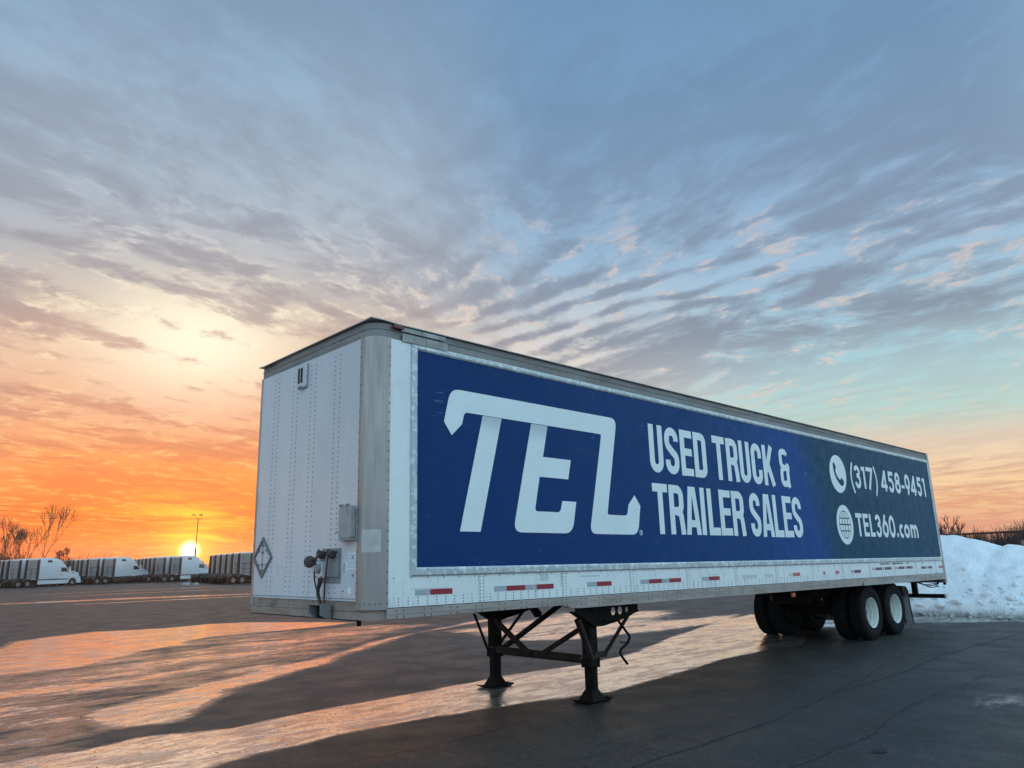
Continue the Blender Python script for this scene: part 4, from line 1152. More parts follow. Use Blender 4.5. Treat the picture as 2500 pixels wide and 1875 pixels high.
tpart('brace', MB().bar((3.49, 2.08, .97), (3.49, 1.37, .545), .02, .085, (0, 0, 1)), rust_steel)
tpart('brace', MB().bar((3.49, .47, .90), (3.49, 1.18, .545), .02, .065, (0, 0, 1)), rust_steel)
tpart('brace', MB().bar((4.95, 2.0, 1.18), (3.70, 2.10, .58), .085, .05), black_steel)
tpart('crank_handle', MB().tube(spline([(3.72, .20, 1.02), (3.93, .165, 1.01), (3.97, .16, .985), (4.10, .16, .86), (4.165, .16, .79), (4.11, .16, .71), (3.98, .16, .65), (3.955, .16, .60), (3.99, .16, .55), (4.09, .16, .455)], 6), .017, 8).tube([(4.10, .16, .72), (4.03, .18, .725), (4.0, .19, .74)], .008), black_steel, smooth=60)

# running gear -------------------------------------------------------
TR = .535
def tyre_prof(r, w):
    p = [(r*.56, -w*.36), (r*.60, -w*.43), (r*.72, -w*.5), (r*.85, -w*.49), (r*.945, -w*.45), (r*.99, -w*.39)]
    for k in range(5):
        c = -w*.31+k*w*.155
        p += [(r, c-w*.055), (r, c+w*.05)]
        if k < 4: p += [(r*.975, c+w*.06), (r*.975, c+w*.095)]
    q = [(a, -t) for a, t in p[:6]][::-1]
    return p+q
tyre_me = MB().lathe(tyre_prof(TR, .275), (0, 0, 0), 'y', 56).mesh('trailer_tyre', rubber, 35)
# deep dished rim open towards -y
rim_me = MB().lathe([(.293, -.126), (.300, -.130), (.298, -.120), (.282, -.112), (.272, -.085), (.268, -.03), (.255, -.02), (.254, .05), (.246, .06), (.244, .13), (.232, .17), (.16, .188), (.10, .19), (.001, .19)], (0, 0, 0), 'y', 48).mesh('trailer_rim', rim_m, 30)
hub_me = MB().lathe([(.001, .07), (.07, .07), (.085, .09), (.09, .12), (.11, .188)], (0, 0, 0), 'y', 20).mesh('trailer_hub', black_steel, 30)
ZW = TR
for ax in (12.05, 13.33):
    for y, s in ((.245, 0), (.60, pi), (TW-.60, 0), (TW-.245, pi)):
        outer = y in (.245, TW-.245)
        loc = Vector((ax, y, ZW-.004))
        w_ = link('wheel', tyre_me, trailer, loc-ROOT)
        w_.rotation_euler = (0, random.Random(int(ax*10+y*100)).uniform(0, 6), 0)
        if s: w_.rotation_euler = (0, 0, s)
        if outer: link('rim', rim_me, w_); link('hub', hub_me, w_)
    tpart('axle', MB().tube([(ax, .25, ZW), (ax, TW-.25, ZW)], .065, 12), black_steel, shear=False, smooth=60)
    tpart('axle_spring', MB().tube(spline([(ax-.55, .86, .80), (ax, .86, .66), (ax+.55, .86, .80)], 5), .05, 6), black_steel, shear=False)
    tpart('axle_spring', MB().tube(spline([(ax-.55, TW-.86, .80), (ax, TW-.86, .66), (ax+.55, TW-.86, .80)], 5), .05, 6), black_steel, shear=False)
    for y in (.62, TW-.62): tpart('brake_drum', MB().lathe([(0, -.15), (.25, -.15), (.29, -.12), (.29, .12), (.25, .15), (0, .15)], (ax, y, ZW), 'y', 24), black_steel, shear=False, smooth=30)
    for y in (.80, TW-.80): tpart('brake_chamber', MB().lathe([(0, -.11), (.07, -.10), (.085, -.03), (.085, .03), (.07, .10), (0, .11)], (ax-.28, y, .52), 'x', 14), black_steel, shear=False, smooth=30)
for y in (.78, TW-.90): tpart('slider_rail', MB().box(10.9, 14.6, y, y+.12, 1.02, 1.30), black_steel)
for x in (11.35, 12.69, 13.95):
    for y in (.80, TW-.88): tpart('spring_hanger', MB().prism([(x-.12, 1.20), (x+.12, 1.20), (x+.06, .80), (x-.06, .80)], 'y', y, y+.08), black_steel)
tpart('air_tank', MB().lathe([(0, -.42), (.09, -.41), (.13, -.36), (.13, .36), (.09, .41), (0, .42)], (11.0, TW/2, .98), 'y', 16), black_steel, smooth=30)
tpart('slider_beam', MB().box(11.1, 11.2, .8, TW-.8, .98, 1.14).box(14.2, 14.3, .8, TW-.8, .98, 1.14).box(12.6, 12.8, .8, TW-.8, .55, 1.1), black_steel)
# turn lamp hung under the rail, tag on the axle
tpart('side_lamp', MB().box(8.60, 8.72, .05, .085, 1.11, 1.185), amber, bev=.01)
tpart('lamp_bracket', MB().box(8.63, 8.69, .088, .12, 1.12, 1.24), black_steel)
for (y, z) in ((.86, .975), (.80, .945)): tpart('axle_tag', MB().prism([(y-.03, z-.012), (y+.015, z-.02), (y+.035, z+.02), (y-.005, z+.028)], 'x', 11.29, 11.295), label_grey)
# mud flaps with dark edging
for y0, y1 in ((.075, .70), (TW-.70, TW-.075)):
    fl = MB()
    N = 8
    for k in range(N+1):
        z = .16+.60*k/N; x = 14.02+.10*(1-k/N)**1.6
        fl.v += [(x, y0, z+.16), (x, y1, z+.16)]
        if k: fl.f.append((2*k-2, 2*k-1, 2*k+1, 2*k))
    f_ = tpart('mud_flap', fl, flap_m)
    for y in (y0, y0+.16, y1):
        sub('flap_edge', MB().tube([(14.02+.10*(1-k/N)**1.6, y, .32+.60*k/N) for k in range(N+1)], .011, 5), black_steel, f_)
    tpart('flap_bracket', MB().prism([(13.80, .92), (14.10, .92), (14.10, 1.02), (14.04, 1.08), (13.98, 1.12), (13.70, 1.14)], 'y', y0+.02, y1), black_steel)
# rear under-run guard
tpart('guard_bar', MB().box(16.30, 16.40, .06, TW-.06, .765, .860), black_steel, bev=.004)
tpart('guard_end', MB().box(16.295, 16.405, .035, .058, .76, .865), patch_m)
for y in (.66, TW-.78): tpart('guard_post', MB().box(16.27, 16.37, y, y+.12, .86, 1.24).box(16.15, 16.42, y-.03, y+.15, 1.13, 1.24), black_steel)
for i, (dz, ya) in enumerate(((.0, .5), (-.03, .42), (-.06, .36))):
    tpart('rear_cable', MB().tube(spline([(16.1, ya+.2, 1.19), (16.15, ya, 1.10+dz), (16.2, ya-.15, 1.09+dz), (16.25, .14, 1.13+dz/3), (16.28, .10, 1.2)], 5), .010, 5), hose_blk, smooth=60)
tpart('rear_cable', MB().tube([(16.2, .22, 1.12), (16.22, .18, 1.05), (16.22, .12, 1.03)], .012, 5), hose_blk)
tpart('tail_hook', MB().box(16.30, 16.40, .012, .05, 1.08, 1.13), black_steel)

# ------------------------------------------------------------------ tractor units parked far off
cab_white = mat('cab_white', (.60, .61, .63), .3, var=.03, coat=.4, dirt=(.6, .6, .6), dscale=1., dlo=.6, dhi=.9)
cab_grey = mat('cab_rear_grey', (.24, .225, .22), .5, var=.08, scale=2)
cab_black = mat('cab_black_plastic', (.018, .017, .018), .55, var=.2)
glass = mat('dark_glass', (.015, .017, .02), .06, var=.1, spec=.8)
chassis_m = mat('chassis_black', (.022, .018, .017), .6, var=.3, dirt=(.05, .03, .025))
tr_rim = mat('truck_rim', (.22, .21, .21), .4, metal=.5, var=.1)
grille_m = mat('grille_dark', (.03, .03, .032), .4)
lamp_m = mat('headlamp_glass', (.6, .6, .62), .1)


def rring(x, hw, zb, zt, r, n=5):
    P = []
    for cy, cz, a0 in ((hw-r, zt-r, 0), (-hw+r, zt-r, 90), (-hw+r, zb+r*.4, 180), (hw-r, zb+r*.4, 270)):
        rr = r if a0 < 180 else r*.4
        yy = cy if a0 < 180 else (-hw+rr if a0 == 180 else hw-rr)
        for k in range(n):
            a = radians(a0+90*k/(n-1)); P.append((x, yy+rr*cos(a), cz+rr*sin(a)))
    return P


def tractor_meshes(skirt_white):
    L_ = []
    cab = MB().loft([rring(0, 1.20, .98, 3.70, .16), rring(.25, 1.22, .98, 3.80, .2), (rring(1.4, 1.22, .98, 3.92, .28)), rring(2.3, 1.22, .98, 3.90, .32), rring(2.95, 1.21, .98, 3.74, .38), rring(3.5, 1.19, .98, 3.42, .42), rring(3.95, 1.16, .98, 3.02, .40), rring(4.3, 1.12, .98, 2.55, .3), rring(4.62, 1.08, .98, 2.05, .2)])
    L_.append(('cab', cab.mesh('cab', cab_white, 28), None))
    hood = MB().loft([rring(4.5, 1.06, .95, 2.08, .16), rring(5.0, 1.06, .90, 2.05, .2), rring(5.6, 1.02, .85, 1.97, .24), rring(6.1, .96, .75, 1.84, .26), rring(6.36, .86, .65, 1.66, .22)])
    L_.append(('hood', hood.mesh('hood', cab_white, 28), None))
    fen = MB()
    arch = [(5.15+.60*cos(radians(a)), .52+.60*sin(radians(a))) for a in range(180, -1, -15)]
    for y0, y1 in ((-1.22, -.80), (.80, 1.22)):
        poly = [(4.42, .42), (4.42, 1.15), (4.75, 1.42), (5.6, 1.38), (6.15, 1.20), (6.40, .95), (6.42, .40), (5.76, .40)]+arch[::-1][1:-1]+[(4.54, .42)]
        from mathutils.geometry import tessellate_polygon
        tri = tessellate_polygon([[Vector((p[0], p[1], 0)) for p in poly]]); n = len(poly)
        fen.add([(p[0], y0, p[1]) for p in poly]+[(p[0], y1, p[1]) for p in poly], [tuple(t) for t in tri]+[tuple(i+n for i in t) for t in tri]+[(i, (i+1) % n, n+(i+1) % n, n+i) for i in range(n)])
    L_.append(('fender', fen.mesh('fender', cab_white), None))
    L_.append(('bumper', MB().prism([(6.0, .38), (6.45, .38), (6.50, .55), (6.46, .85), (6.0, .85)], 'y', -1.15, 1.15).mesh('bumper', cab_white), None))
    L_.append(('grille', MB().prism([(6.34, .88), (6.44, .88), (6.42, 1.50), (6.30, 1.58)], 'y', -.55, .55).mesh('grille', grille_m), None))
    for s in (-1, 1):
        e = lambda y0, y1: (min(s*y0, s*y1), max(s*y0, s*y1))
        L_.append(('side_skirt', MB().prism([(.0, .36), (4.40, .36), (4.40, .88), (.0, .88)], 'y', *e(1.10, 1.22)).mesh('side_skirt', cab_white if skirt_white else chassis_m), None))
        L_.append(('trim_strip', MB().box(.0, 4.25, *e(1.09, 1.215), .89, .97).mesh('trim_strip', cab_black), None))
        L_.append(('side_fairing', MB().prism([(-.42, 1.0), (.02, 1.0), (.02, 3.68), (-.02, 3.74), (-.34, 3.62)], 'y', *e(1.17, 1.235)).mesh('side_fairing', cab_black), None))
        L_.append(('sleeper_window', MB().prism([(1.05, 3.28), (1.85, 3.28), (1.78, 3.52), (1.70, 3.58), (1.12, 3.58)], 'y', *e(1.16, 1.232)).mesh('sleeper_window', glass), None))
        dr = MB().prism([(3.02, 1.02), (4.30, 1.02), (4.42, 1.30), (4.36, 2.0), (4.02, 2.62), (3.05, 2.66)], 'y', *e(1.14, 1.226)).mesh('door', cab_white)
        wn = MB().prism([(3.22, 1.98), (4.26, 1.98), (4.20, 2.10), (3.96, 2.52), (3.26, 2.55)], 'y', *e(1.15, 1.238)).mesh('window', glass)
        hd = MB().box(3.1, 3.35, *e(1.228, 1.25), 1.52, 1.60).mesh('door_handle', cab_black)
        L_.append(('door', dr, [('window', wn), ('door_handle', hd)]))
        L_.append(('mirror', MB().box(4.30, 4.48, *e(1.28, 1.52), 1.95, 2.62).bar((4.35, s*1.1, 2.2), (4.38, s*1.35, 2.2), .04, .04).mesh('mirror', cab_white if s < 0 else cab_black), None))
        L_.append(('headlight', MB().prism([(5.95, 1.02), (6.30, 1.00), (6.34, 1.22), (6.0, 1.34)], 'y', *e(.84, 1.225)).mesh('headlight', lamp_m), None))
        L_.append(('hood_vent', MB().prism([(4.95, 1.80), (5.6, 1.68), (5.65, 1.75), (4.95, 1.88)], 'y', *e(.99, 1.075)).mesh('hood_vent', cab_black), None))
        L_.append(('fuel_tank', MB().lathe([(0, -.75), (.28, -.75), (.30, -.72), (.30, .72), (.28, .75), (0, .75)], (1.4, s*.78, .68), 'x', 14).mesh('fuel_tank', chassis_m, 40), None))
    L_.append(('windshield', MB().loft([[(4.02, -1.02, 2.98), (4.64, -.98, 2.10), (4.66, .98, 2.10), (4.04, 1.02, 2.98)], [(4.07, -1.02, 3.0), (4.68, -.98, 2.12), (4.70, .98, 2.12), (4.09, 1.02, 3.0)]]).mesh('windshield', glass), None))
    rw = MB().box(-.012, -.001, -1.0, 1.0, 1.1, 3.62)
    L_.append(('rear_wall', rw.mesh('rear_wall', cab_grey), [('rear_rib', MB().box(-.04, -.014, -.95, .95, 2.40, 2.46).box(-.04, -.014, -.95, .95, 1.75, 1.80).box(-.05, -.014, .30, .36, 1.1, 2.4).mesh('rear_rib', cab_black))]))
    fr = MB()
    for y in (-.42, .42): fr.box(-3.75, 5.9, y-.04, y+.04, .78, 1.02)
    for x in (-3.72, -2.9, -1.2, -.3): fr.box(x, x+.1, -.38, .38, .82, .98)
    L_.append(('chassis', fr.mesh('chassis', chassis_m), None))
    L_.append(('fifth_wheel', MB().prism([(-2.9, 1.05), (-1.6, 1.05), (-1.6, 1.18), (-1.9, 1.24), (-2.5, 1.24)], 'y', -.45, .45).mesh('fifth_wheel', chassis_m), None))
    L_.append(('deck_plate', MB().box(-1.6, -.2, -.4, .4, 1.025, 1.05).mesh('deck_plate', cab_grey), None))
    ty = MB().lathe([(.29, -.12), (.36, -.15), (.46, -.15), (.51, -.12), (.51, .12), (.46, .15), (.36, .15), (.29, .12)], (0, 0, 0), 'y', 26).mesh('truck_tyre', rubber, 35)
    ri = MB().lathe([(.30, -.13), (.285, -.11), (.26, -.05), (.16, -.03), (.14, -.08), (.10, -.11), (.001, -.11)], (0, 0, 0), 'y', 20).mesh('truck_rim', tr_rim, 30)
    wh = []
    for x in (5.15, -1.45, -2.75):
        for s in (-1, 1): wh.append((x, s, 1.07 if x > 0 else 1.08))
    mud = [MB().lathe([(.60, -.28), (.62, -.28), (.62, .28), (.60, .28)], (x, s*.95, .51), 'y', 10, radians(20), radians(160)).mesh('mudguard', chassis_m) for x in (-1.45, -2.75) for s in (-1, 1)]
    for m_ in mud: L_.append(('mudguard', m_, None))
    return L_, (ty, ri, wh)


PROTO = [tractor_meshes(True), tractor_meshes(False)]


def tractor(v, px, py, rz, label, group):
    L_, (ty, ri, wh) = PROTO[v]
    t = thing('tractor_unit', label, 'truck', (px, py, GZ(px, py)), rz, group)
    for nm, me, subs in L_:
        o = link(nm, me, t)
        for sn, sm_ in subs or []: link(sn, sm_, o)
    for x, s, y in wh:
        w_ = link('wheel', ty, t, (x, s*y, .51)); w_.rotation_euler = (0, 0, 0 if s < 0 else pi)
        link('rim', ri, w_)
        if x < 0: link('wheel', ty, t, (x, s*(y-.33), .51))
    return t


def polar(az, d): return Vector((CAM[0]+d*cos(radians(az)), CAM[1]+d*sin(radians(az)), 0))


def row(az, dist, head, n, first_gap, step, skirt, words, group, gap2=None):
    """trucks side by side, the foremost nearest the camera"""
    h = Vector((cos(radians(head)), sin(radians(head)), 0)); q = Vector((-h.y, h.x, 0))
    p = polar(az, dist)
    for k in range(n):
        if k == 0: x = p
        else:
            back = first_gap if k == 1 else first_gap+step*(k-1)
            if gap2 and k >= gap2[0]: back += gap2[1]
            x = p+q*3.3*k+h*back
        jr = random.Random(int(az*10)+k*7)
        x = x+h*jr.uniform(-.14, .14)
        tractor(skirt if k == 0 else 0, x.x, x.y, radians(head+jr.uniform(-.9, .9)), words[min(k, len(words)-1)], group)


G = 'white tractor units parked in rows along the far edge of the lot'
ORD = ['third', 'fourth', 'fifth', 'sixth', 'seventh', 'eighth']
deep = lambda where: ['white tractor %s in %s, dark fairing and back wall showing' % (o_, where) for o_ in ORD]
row(78.78, 124.5, 24, 6, -.32, 1.52, 0,
    ['white sleeper tractor unit with white skirts, foremost in the leftmost row', 'white sleeper tractor second in the leftmost row, its sleeper window in view']+deep('the leftmost row'), G+' at left')
row(74.50, 131, 22, 8, -.25, 1.60, 1,
    ['white sleeper tractor unit with dark skirts, foremost in the second row from left', 'white sleeper tractor right behind the one with dark skirts in the second row']+deep('the second row'), G+', second row', (6, -1.1))
row(70.50, 130, 18, 7, -.25, 1.62, 0,
    ['white sleeper tractor unit standing right below the setting sun', 'white sleeper tractor just left of the one below the sun']+deep('the row under the sun'), G+', row below the sun')
row(65.95, 101, 14, 6, 1.55, 1.55, 0,
    ['white tractor unit seen from behind, partly hidden by the front edge of the trailer', 'white tractor unit seen from behind, second from the trailer edge']+deep('the row beside the trailer'), G+', row seen from behind')

snow_m = bpy.data.materials.new('old_snow'); snow_m.use_nodes = True
b = NB(snow_m.node_tree); p_ = snow_m.node_tree.nodes['Principled BSDF']
v = b.n('ShaderNodeNewGeometry').outputs['Position']
s1 = b.noise(v, 2.2, 8, .65, .3); s2 = b.noise(v, 16., 5, .6)
sz = b.n('ShaderNodeSeparateXYZ'); b.link(v, sz.inputs[0])
c = b.mix(b.sm(s1, .35, .72), (.94, .95, .96), (.84, .87, .90))
c = b.mix(b.m('MULTIPLY', b.sm(b.noise(v, 38., 2, .6), .68, .76), .7), c, (.12, .11, .10))
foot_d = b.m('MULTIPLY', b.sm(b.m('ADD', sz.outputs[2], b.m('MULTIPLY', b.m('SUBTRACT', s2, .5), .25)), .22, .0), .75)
c = b.mix(b.m('MULTIPLY', b.sm(b.noise(v, 7., 6, .7), .64, .78), .25), c, (.50, .50, .51))
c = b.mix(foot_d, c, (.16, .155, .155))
b.link(c, p_.inputs['Base Color']); p_.inputs['Roughness'].default_value = .7; p_.inputs['Specular IOR Level'].default_value = .3
bp = b.n('ShaderNodeBump'); bp.inputs['Strength'].default_value = .8; bp.inputs['Distance'].default_value = .06
b.link(b.m('ADD', b.m('MULTIPLY', s2, .6), b.m('MULTIPLY', b.noise(v, 4., 5, .62), 1.6)), bp.inputs['Height']); b.link(bp.outputs[0], p_.inputs['Normal'])
for i, (az, d, s) in enumerate(((69.75, 99, .36), (69.15, 99.5, .30))):
    q = polar(az, d); bm = bmesh.new(); bmesh.ops.create_icosphere(bm, subdivisions=2, radius=s)
    for vv in bm.verts:
        vv.co += vv.normal*mnoise.noise(vv.co*5+Vector((i*3, 0, 0)))*.12; vv.co.z *= .7
        vv.co.x *= 1.5
    me = bpy.data.meshes.new('snow_lump'); bm.to_mesh(me); bm.free(); me.materials.append(snow_m); me.shade_smooth()
    o = link('snow_lump', me, None, (q.x, q.y, GZ(q.x, q.y)+s*.4))
    tag(o, ['lump of snow on the asphalt in front of the tractor below the sun', 'smaller lump of snow beside the first wheels of the row seen from behind'][i], 'snow lump', 'snow lumps below the sun')

# ------------------------------------------------------------------ snow bank on the right
def sstep(a, c, x):
    t = min(max((x-a)/(c-a), 0), 1); return t*t*(3-2*t)
def interp(x, P):
    if x <= P[0][0]: return P[0][1]
    for (a, fa), (c, fc_) in zip(P, P[1:]):
        if x <= c: return fa+(fc_-fa)*(x-a)/(c-a)
    return P[-1][1]
def snow_h(x, y):
    fb = interp(y, [(-9, 19.4), (-4, 18.9), (-1, 18.55), (1.6, 18.45), (4, 17.7), (6, 17.6), (8, 18.6), (12, 20)])+.35*mnoise.noise(Vector((y*.7, 3, 0)))+.12*mnoise.noise(Vector((y*2.6, 7, 0)))
    H = interp(y, [(-9, 0), (-7, .55), (-4, .95), (-2.2, 1.22), (-1.2, 1.45), (-.55, 1.74), (-.1, 1.82), (.15, 1.74), (.6, 1.93), (1.3, 2.12), (3, 2.2), (4.3, 1.5), (4.9, .5), (5.2, 0), (12, 0)])
    if H < .04: return -.05
    rx = 22.0
    t = (x-fb)/(rx-fb)
    if t <= 0: return -.05
    if t < 1: h = H*(.10+.90*(1-(1-t)**1.35))*sstep(0, .05, t)
    else: h = H*(1-sstep(0, 1, (x-rx)/6.5))
    d = mnoise.noise(Vector((x*.9, y*.9, 1)))*.11+mnoise.noise(Vector((x*2.6, y*2.6, 5)))*.085+mnoise.noise(Vector((x*6, y*6, 9)))*.035
    if h < .012: return -.05
    return max(h+d*min(1, h*1.6)*(1-.55*sstep(.75, 1., t)*(t < 1.3)), -.05)
xs = np.concatenate([np.arange(16.4, 22.6, .07), np.arange(22.6, 29.5, .2)]); ys = np.arange(-9.2, 12.3, .08)
mb = MB(); mb.v = [(x, y, snow_h(x, y)) for y in ys for x in xs]
nxs = len(xs)
for j in range(len(ys)-1):
    for i in range(nxs-1):
        q = (j*nxs+i, j*nxs+i+1, (j+1)*nxs+i+1, (j+1)*nxs+i)
        if max(mb.v[k][2] for k in q) > -.04: mb.f.append(q)
r_ = random.Random(9); bm = bmesh.new()
for k in range(330):
    y = r_.uniform(-8.5, 3.8); x = interp(y, [(-9, 19.4), (-4, 18.9), (-1, 18.55), (1.6, 18.45), (4, 17.7), (7, 17.8)])+r_.gauss(.35, .45)
    s_ = r_.uniform(.03, .10)*(1 if r_.random() < .85 else 1.8)
    mt = Matrix.Translation((x, y, max(snow_h(x, y), 0)+s_*.3)) @ Matrix.Rotation(r_.uniform(0, 6), 4, 'Z') @ Matrix.Diagonal((s_*r_.uniform(.8, 1.5), s_, s_*r_.uniform(.5, .9), 1))
    q = bmesh.ops.create_icosphere(bm, subdivisions=1, radius=1, matrix=mt)
    for vv in q['verts']: vv.co += Vector((r_.gauss(0, s_*.16), r_.gauss(0, s_*.16), r_.gauss(0, s_*.12)))
me = bpy.data.meshes.new('snow_chunks'); bm.to_mesh(me); bm.free(); me.materials.append(snow_m)
link('snow_chunks', me)['kind'] = 'stuff'
o = link('snow_bank', mb.mesh('snow_bank', snow_m, 60, fixn=False))
tag(o, 'big heap of ploughed snow behind the rear end of the trailer', 'snow heap')

# ------------------------------------------------------------------ fence on the right
fence_m = mat('fence_steel', (.014, .012, .012), .6, metal=.2)
A, Bp = polar(20.5, 47.5), polar(9.5, 36.8)
FH = 2.45
fence = thing('chain_link_fence', 'dark chain link fence with a top rail behind the snow heap', 'fence', (*((A+Bp)/2).xy, 0))
fo = Vector(fence.location)
fz = lambda p: GZ(p.x, p.y)
ln = (Bp-A).length; dr_ = (Bp-A)/ln
def fpart(name, mb, m): 
    o = link(name, mb.mesh(name, m), fence, -fo); return o
topz = lambda p: FH+fz(p)
fpart('top_rail', MB().tube([(*(A+dr_*t).xy, FH-.1+.0) for t in np.linspace(0, ln, 12)], .045, 6), fence_m)
npost = int(ln/3)
for k in range(npost+1):
    p = A+dr_*(ln*k/npost)
    fpart('post', MB().tube([(p.x, p.y, fz(p)-.05), (p.x, p.y, FH-.08)], .04, 6), fence_m)
mb = MB()
for k in np.arange(-2.3, ln, .085):
    for s in (1, -1):
        t0, t1 = (k, k+2.3) if s == 1 else (k+2.3, k)
        if max(t0, t1) > ln or min(t0, t1) < 0: continue
        a, c = A+dr_*t0, A+dr_*t1
        mb.tube([(a.x, a.y, fz(a)+.03), (c.x, c.y, FH-.12)], .0035, 3, False)
fpart('chain_mesh', mb, fence_m)['kind'] = 'stuff'

# ------------------------------------------------------------------ bare brush and trees
twig_m = mat('winter_twigs', (.018, .012, .011), .9, var=.3, scale=1.)
bark_m = mat('winter_bark', (.045, .030, .026), .9, var=.3, scale=3.)


def brush(name, az0, az1, d0, d1, n, hfun, seed, w=.035):
    """a thicket: thousands of thin leaning shoots"""
    r_ = random.Random(seed); mb = MB()
    for _ in range(n):
        az = r_.uniform(az0, az1); d = r_.uniform(d0, d1); q = polar(az, d); z = GZ(q.x, q.y)
        h = hfun(az)*r_.uniform(.45, 1.05)
        lean = Vector((r_.gauss(0, .16), r_.gauss(0, .16), 1)).normalized()
        a = Vector((q.x, q.y, z-.05)); m_ = a+lean*h*.55; e = m_+(lean+Vector((r_.gauss(0, .22), r_.gauss(0, .22), .1))).normalized()*h*.5
        mb.tube([a, m_, e], [w, w*.7, w*.28], 3, False)
        for k in range(2):
            s = a+(m_-a)*r_.uniform(.5, 1); e2 = s+(lean+Vector((r_.gauss(0, .5), r_.gauss(0, .5), .2))).normalized()*h*r_.uniform(.2, .42)
            mb.tube([s, e2], [w*.55, w*.22], 3, False)
    o = link(name, mb.mesh(name, twig_m, fixn=False)); o['kind'] = 'stuff'
    return o


def bh_right(az):
    base_ = 3.7+.5*sin(az*5.1)+.35*sin(az*13.7+1)
    return base_+(.7 if az < 13.4 else 0)
brush('brush_thicket', 8.5, 21, 104, 113, 5200, bh_right, 11, .045)
brush('brush_thicket', 64, 73.5, 150, 158, 1500, lambda a: 2.6+.5*sin(a*6), 12, .045)
brush('brush_thicket', 73.5, 80.0, 150, 160, 1700, lambda a: 3.9+.8*sin(a*4.3)+.5*sin(a*11), 14, .045)
brush('brush_thicket', 79.6, 84.5, 150, 160, 1500, lambda a: 5.6+1.4*sin(a*5)+max(0, (a-80.6))*1.2, 13, .05)


rv = Vector((sin(radians(78.5)), -cos(radians(78.5)), 0))


def tree(az, d, height, seed, label, lean=(0, 0), spread=.55, fork=.22, rad=.17, group='bare trees beyond the far trucks', detail=5):
    r_ = random.Random(seed); q = polar(az, d); z = GZ(q.x, q.y)
    t = thing('bare_tree', label, 'tree', (q.x, q.y, z-.05), 0, group)
    trunk, crown = MB(), MB()
    TWIG = .030
    def grow(mb, p, d_, L, r, lev):
        n = 3; pts = [p]; rs = [r]
        for k in range(n):
            d_ = (d_+Vector((r_.gauss(0, .07), r_.gauss(0, .07), .06 if lev else .0))).normalized()
            p = p+d_*L/n; pts.append(p); rs.append(max(r*(1-.22*(k+1)/n), TWIG))
        mb.tube(pts, rs, 6 if lev == 0 else (4 if lev < 3 else 3), False)
        if lev >= detail: return
        a0 = r_.uniform(0, 6.28)
        kids = 2 if lev < 2 or r_.random() < .65 else 3
        for k in range(kids):
            a = a0+k*2*pi/kids+r_.uniform(-.5, .5)
            side = d_.orthogonal().normalized(); side2 = d_.cross(side)
            sp = spread*r_.uniform(.45, 1.1)*(.8 if k else .6)
            nd = (d_+(side*cos(a)+side2*sin(a))*sp).normalized()
            grow(crown, pts[-1], nd, L*r_.uniform(.70, .93) if lev else height*r_.uniform(.19, .25), max(rs[-1]*r_.uniform(.62, .80), TWIG), lev+1)
        if lev >= 1:
            for k in range(r_.choice((1, 2, 2))):
                nd = (d_+Vector((r_.gauss(0, .55), r_.gauss(0, .55), r_.gauss(.1, .3)))).normalized()
                q0 = pts[r_.choice((1, 2))]
                crown.tube([q0, q0+nd*L*.45, q0+nd*L*.85+Vector((0, 0, L*.15))], [TWIG*1.1, TWIG, TWIG*.6], 3, False)
    grow(trunk, Vector((0, 0, 0)), Vector((lean[0], lean[1], 1)).normalized(), height*fork, rad, 0)
    link('trunk', trunk.mesh('trunk', bark_m, fixn=False), t)
    link('crown', crown.mesh('crown', twig_m, fixn=False), t)
    return t


tree(78.70, 150, 12.0, 23, 'lone bare tree rising alone above the leftmost tractor units', (rv.x*.06, rv.y*.06), .50, .30, .13)
tree(80.42, 150, 9.6, 8, 'bare tree in the left clump, nearest the left edge of the picture', (0, 0), .5, .26, .13)
tree(79.95, 152, 9.4, 21, 'middle bare tree of the left clump, slender and upright', (0, 0), .44, .28, .12)
tree(79.55, 151, 9.2, 33, 'bare tree of the left clump leaning to the right', (rv.x*.25, rv.y*.25), .5, .24, .12)
tree(77.15, 140, 5.6, 51, 'small bare sapling right of the lone tree, in front of the orange sky', (0, 0), .5, .3, .08, detail=5)
tree(77.75, 148, 5.0, 52, 'low spreading bare tree beneath the lone tree at its right', (rv.x*.3, 0), .7, .25, .09, detail=5)
tree(16.35, 96, 5.9, 61, 'bare bush like tree above the snow heap beside the trailer end', (0, 0), .62, .16, .11, 'bare trees beyond the fence', detail=5)
tree(17.1, 97, 4.9, 62, 'low bare tree right against the trailer end above the snow heap', (0, 0), .62, .16, .09, 'bare trees beyond the fence', detail=5)

# ------------------------------------------------------------------ light mast, wires, vehicle at right
mast_m = mat('mast_steel', (.06, .045, .035), .5, metal=.3)
q = polar(69.32, 140); z = GZ(q.x, q.y)
mast = thing('light_mast', 'tall thin floodlight mast with two lamps on a forked top above the sun', 'light mast', (q.x, q.y, z))
sv_ = Vector((sin(radians(69.3)), -cos(radians(69.3)), 0))
link('pole', MB().tube([(0, 0, 0), (0, 0, 5.2)], .15, 8).tube([(0, 0, 5.2), (sv_.x*.1, sv_.y*.1, 10.2)], .075, 8).mesh('pole', mast_m), mast)
yk = [(-.36, 10.75), (-.36, 10.35), (-.2, 10.2), (.4, 10.2), (.56, 10.35), (.56, 10.75)]
link('yoke', MB().tube([(sv_.x*a, sv_.y*a, zz_) for a, zz_ in yk], .04, 6).mesh('yoke', mast_m), mast)
for a in (-.62, .56):
    link('flood_lamp', MB().bar((sv_.x*(a-.40), sv_.y*(a-.40), 10.80), (sv_.x*(a+.26), sv_.y*(a+.26), 10.86), .5, .14).mesh('flood_lamp', mast_m), mast)

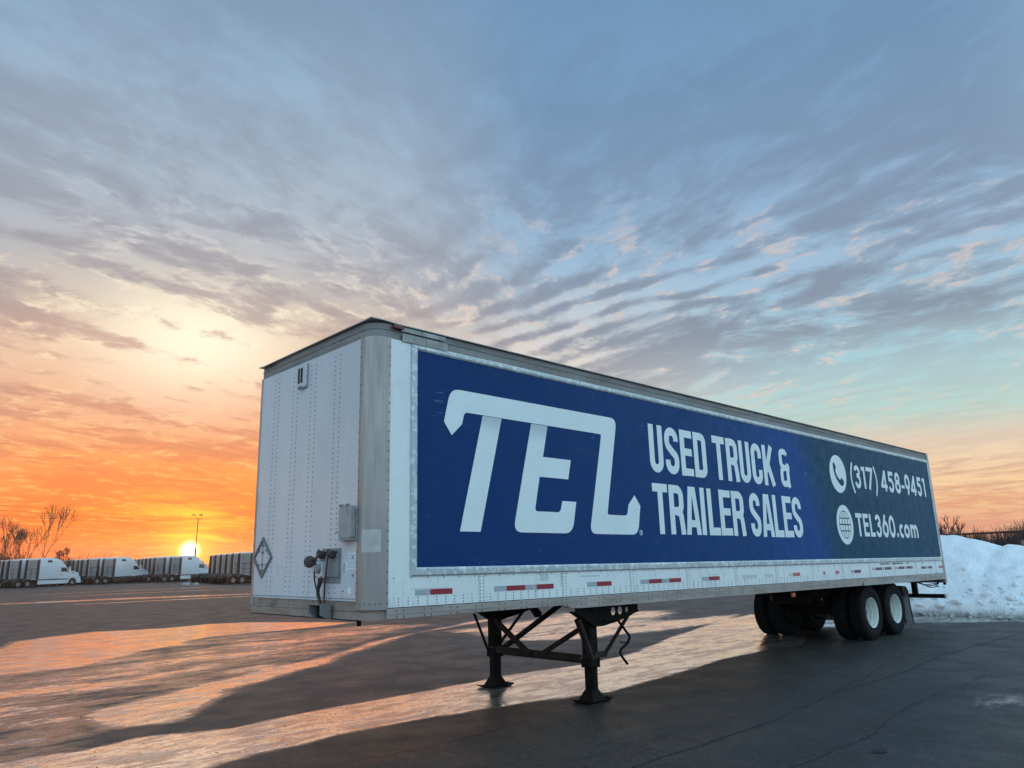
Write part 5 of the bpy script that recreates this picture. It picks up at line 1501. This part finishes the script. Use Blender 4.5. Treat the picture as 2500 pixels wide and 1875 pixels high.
wire_m = mat('wire', (.03, .022, .02), .6)
for i, (h, lab) in enumerate(((14.1, 'top power line crossing the orange sky'), (13.15, 'middle power line crossing the orange sky'), (12.15, 'lowest power line crossing the orange sky'))):
    P = []
    for t in np.linspace(-1.2, 4.5, 40):
        x, y = 26.6+33*t, 168+20.3*t-1.1*t*(t-2)*.0
        P.append((x, y, h+.55*((t-1)**2)*.35-.1))
    o = link('power_line', MB().tube(P, .028, 4).mesh('power_line', wire_m)); tag(o, lab, 'power line', 'power lines over the far trucks')

q = polar(12.62, 82); z = GZ(q.x, q.y)
dump = thing('dump_truck', 'parked truck with a pale slanted body, cut off by the right edge before the brush', 'truck', (q.x, q.y, z), radians(-70))
link('body', MB().prism([(.15, 1.75), (.42, 1.35), (5.5, 1.35), (5.5, 2.55), (-.10, 2.55)], 'y', -1.2, 1.2).mesh('body', cab_white), dump)
link('chassis', MB().box(.3, 7.5, -.45, .45, .75, 1.1).mesh('chassis', chassis_m), dump)
link('cab', MB().loft([rring(5.7, 1.15, .8, 2.5, .15), rring(6.6, 1.15, .8, 2.45, .2), rring(7.2, 1.1, .8, 1.9, .2), rring(7.8, 1.0, .7, 1.6, .2)]).mesh('cab', cab_white, 30), dump)
ty, ri, _ = PROTO[0][1]
for x in (1.3, 2.6, 6.9):
    for s in (-1, 1):
        w_ = link('wheel', ty, dump, (x, s*1.05, .51)); w_.rotation_euler = (0, 0, 0 if s < 0 else pi); link('rim', ri, w_)

# grit lying on the ice
r_ = random.Random(77); mb = MB()
for _ in range(420):
    x, y = r_.uniform(-3, 13), r_.uniform(.8, 9)
    s = r_.uniform(.004, .011)
    a = r_.uniform(0, 6)
    mb.add([(x+s*cos(a), y+s*sin(a), .002), (x+s*cos(a+2.1), y+s*sin(a+2.1), .002), (x+s*cos(a+4.2), y+s*sin(a+4.2), .002), (x, y, .002+s*.7)], [(0, 1, 3), (1, 2, 3), (2, 0, 3)])
o = link('grit', mb.mesh('grit', crack_m)); o['kind'] = 'stuff'

# ------------------------------------------------------------------ thin haze volume, added to warm the far tractor units
GX0, GX1, GY0, GY1 = gx_[0]-4, gx_[-1]+4, gy_[0]-4, gy_[-1]+4
bm = bmesh.new()
bmesh.ops.create_cube(bm, size=1, matrix=Matrix.Translation(((GX0+GX1)/2, (GY0+GY1)/2, 8.)) @ Matrix.Diagonal((GX1-GX0, GY1-GY0, 19., 1)))
me = bpy.data.meshes.new('haze'); bm.to_mesh(me); bm.free()
hm = bpy.data.materials.new('haze'); hm.use_nodes = True; hm.node_tree.nodes.clear()
hv = hm.node_tree.nodes.new('ShaderNodeVolumePrincipled'); ho = hm.node_tree.nodes.new('ShaderNodeOutputMaterial')
hv.inputs['Density'].default_value = .0005
hv.inputs['Anisotropy'].default_value = .75
hv.inputs['Color'].default_value = (.95, .93, .92, 1)
hm.node_tree.links.new(hv.outputs[0], ho.inputs['Volume'])
me.materials.append(hm)
link('haze', me)['kind'] = 'stuff'
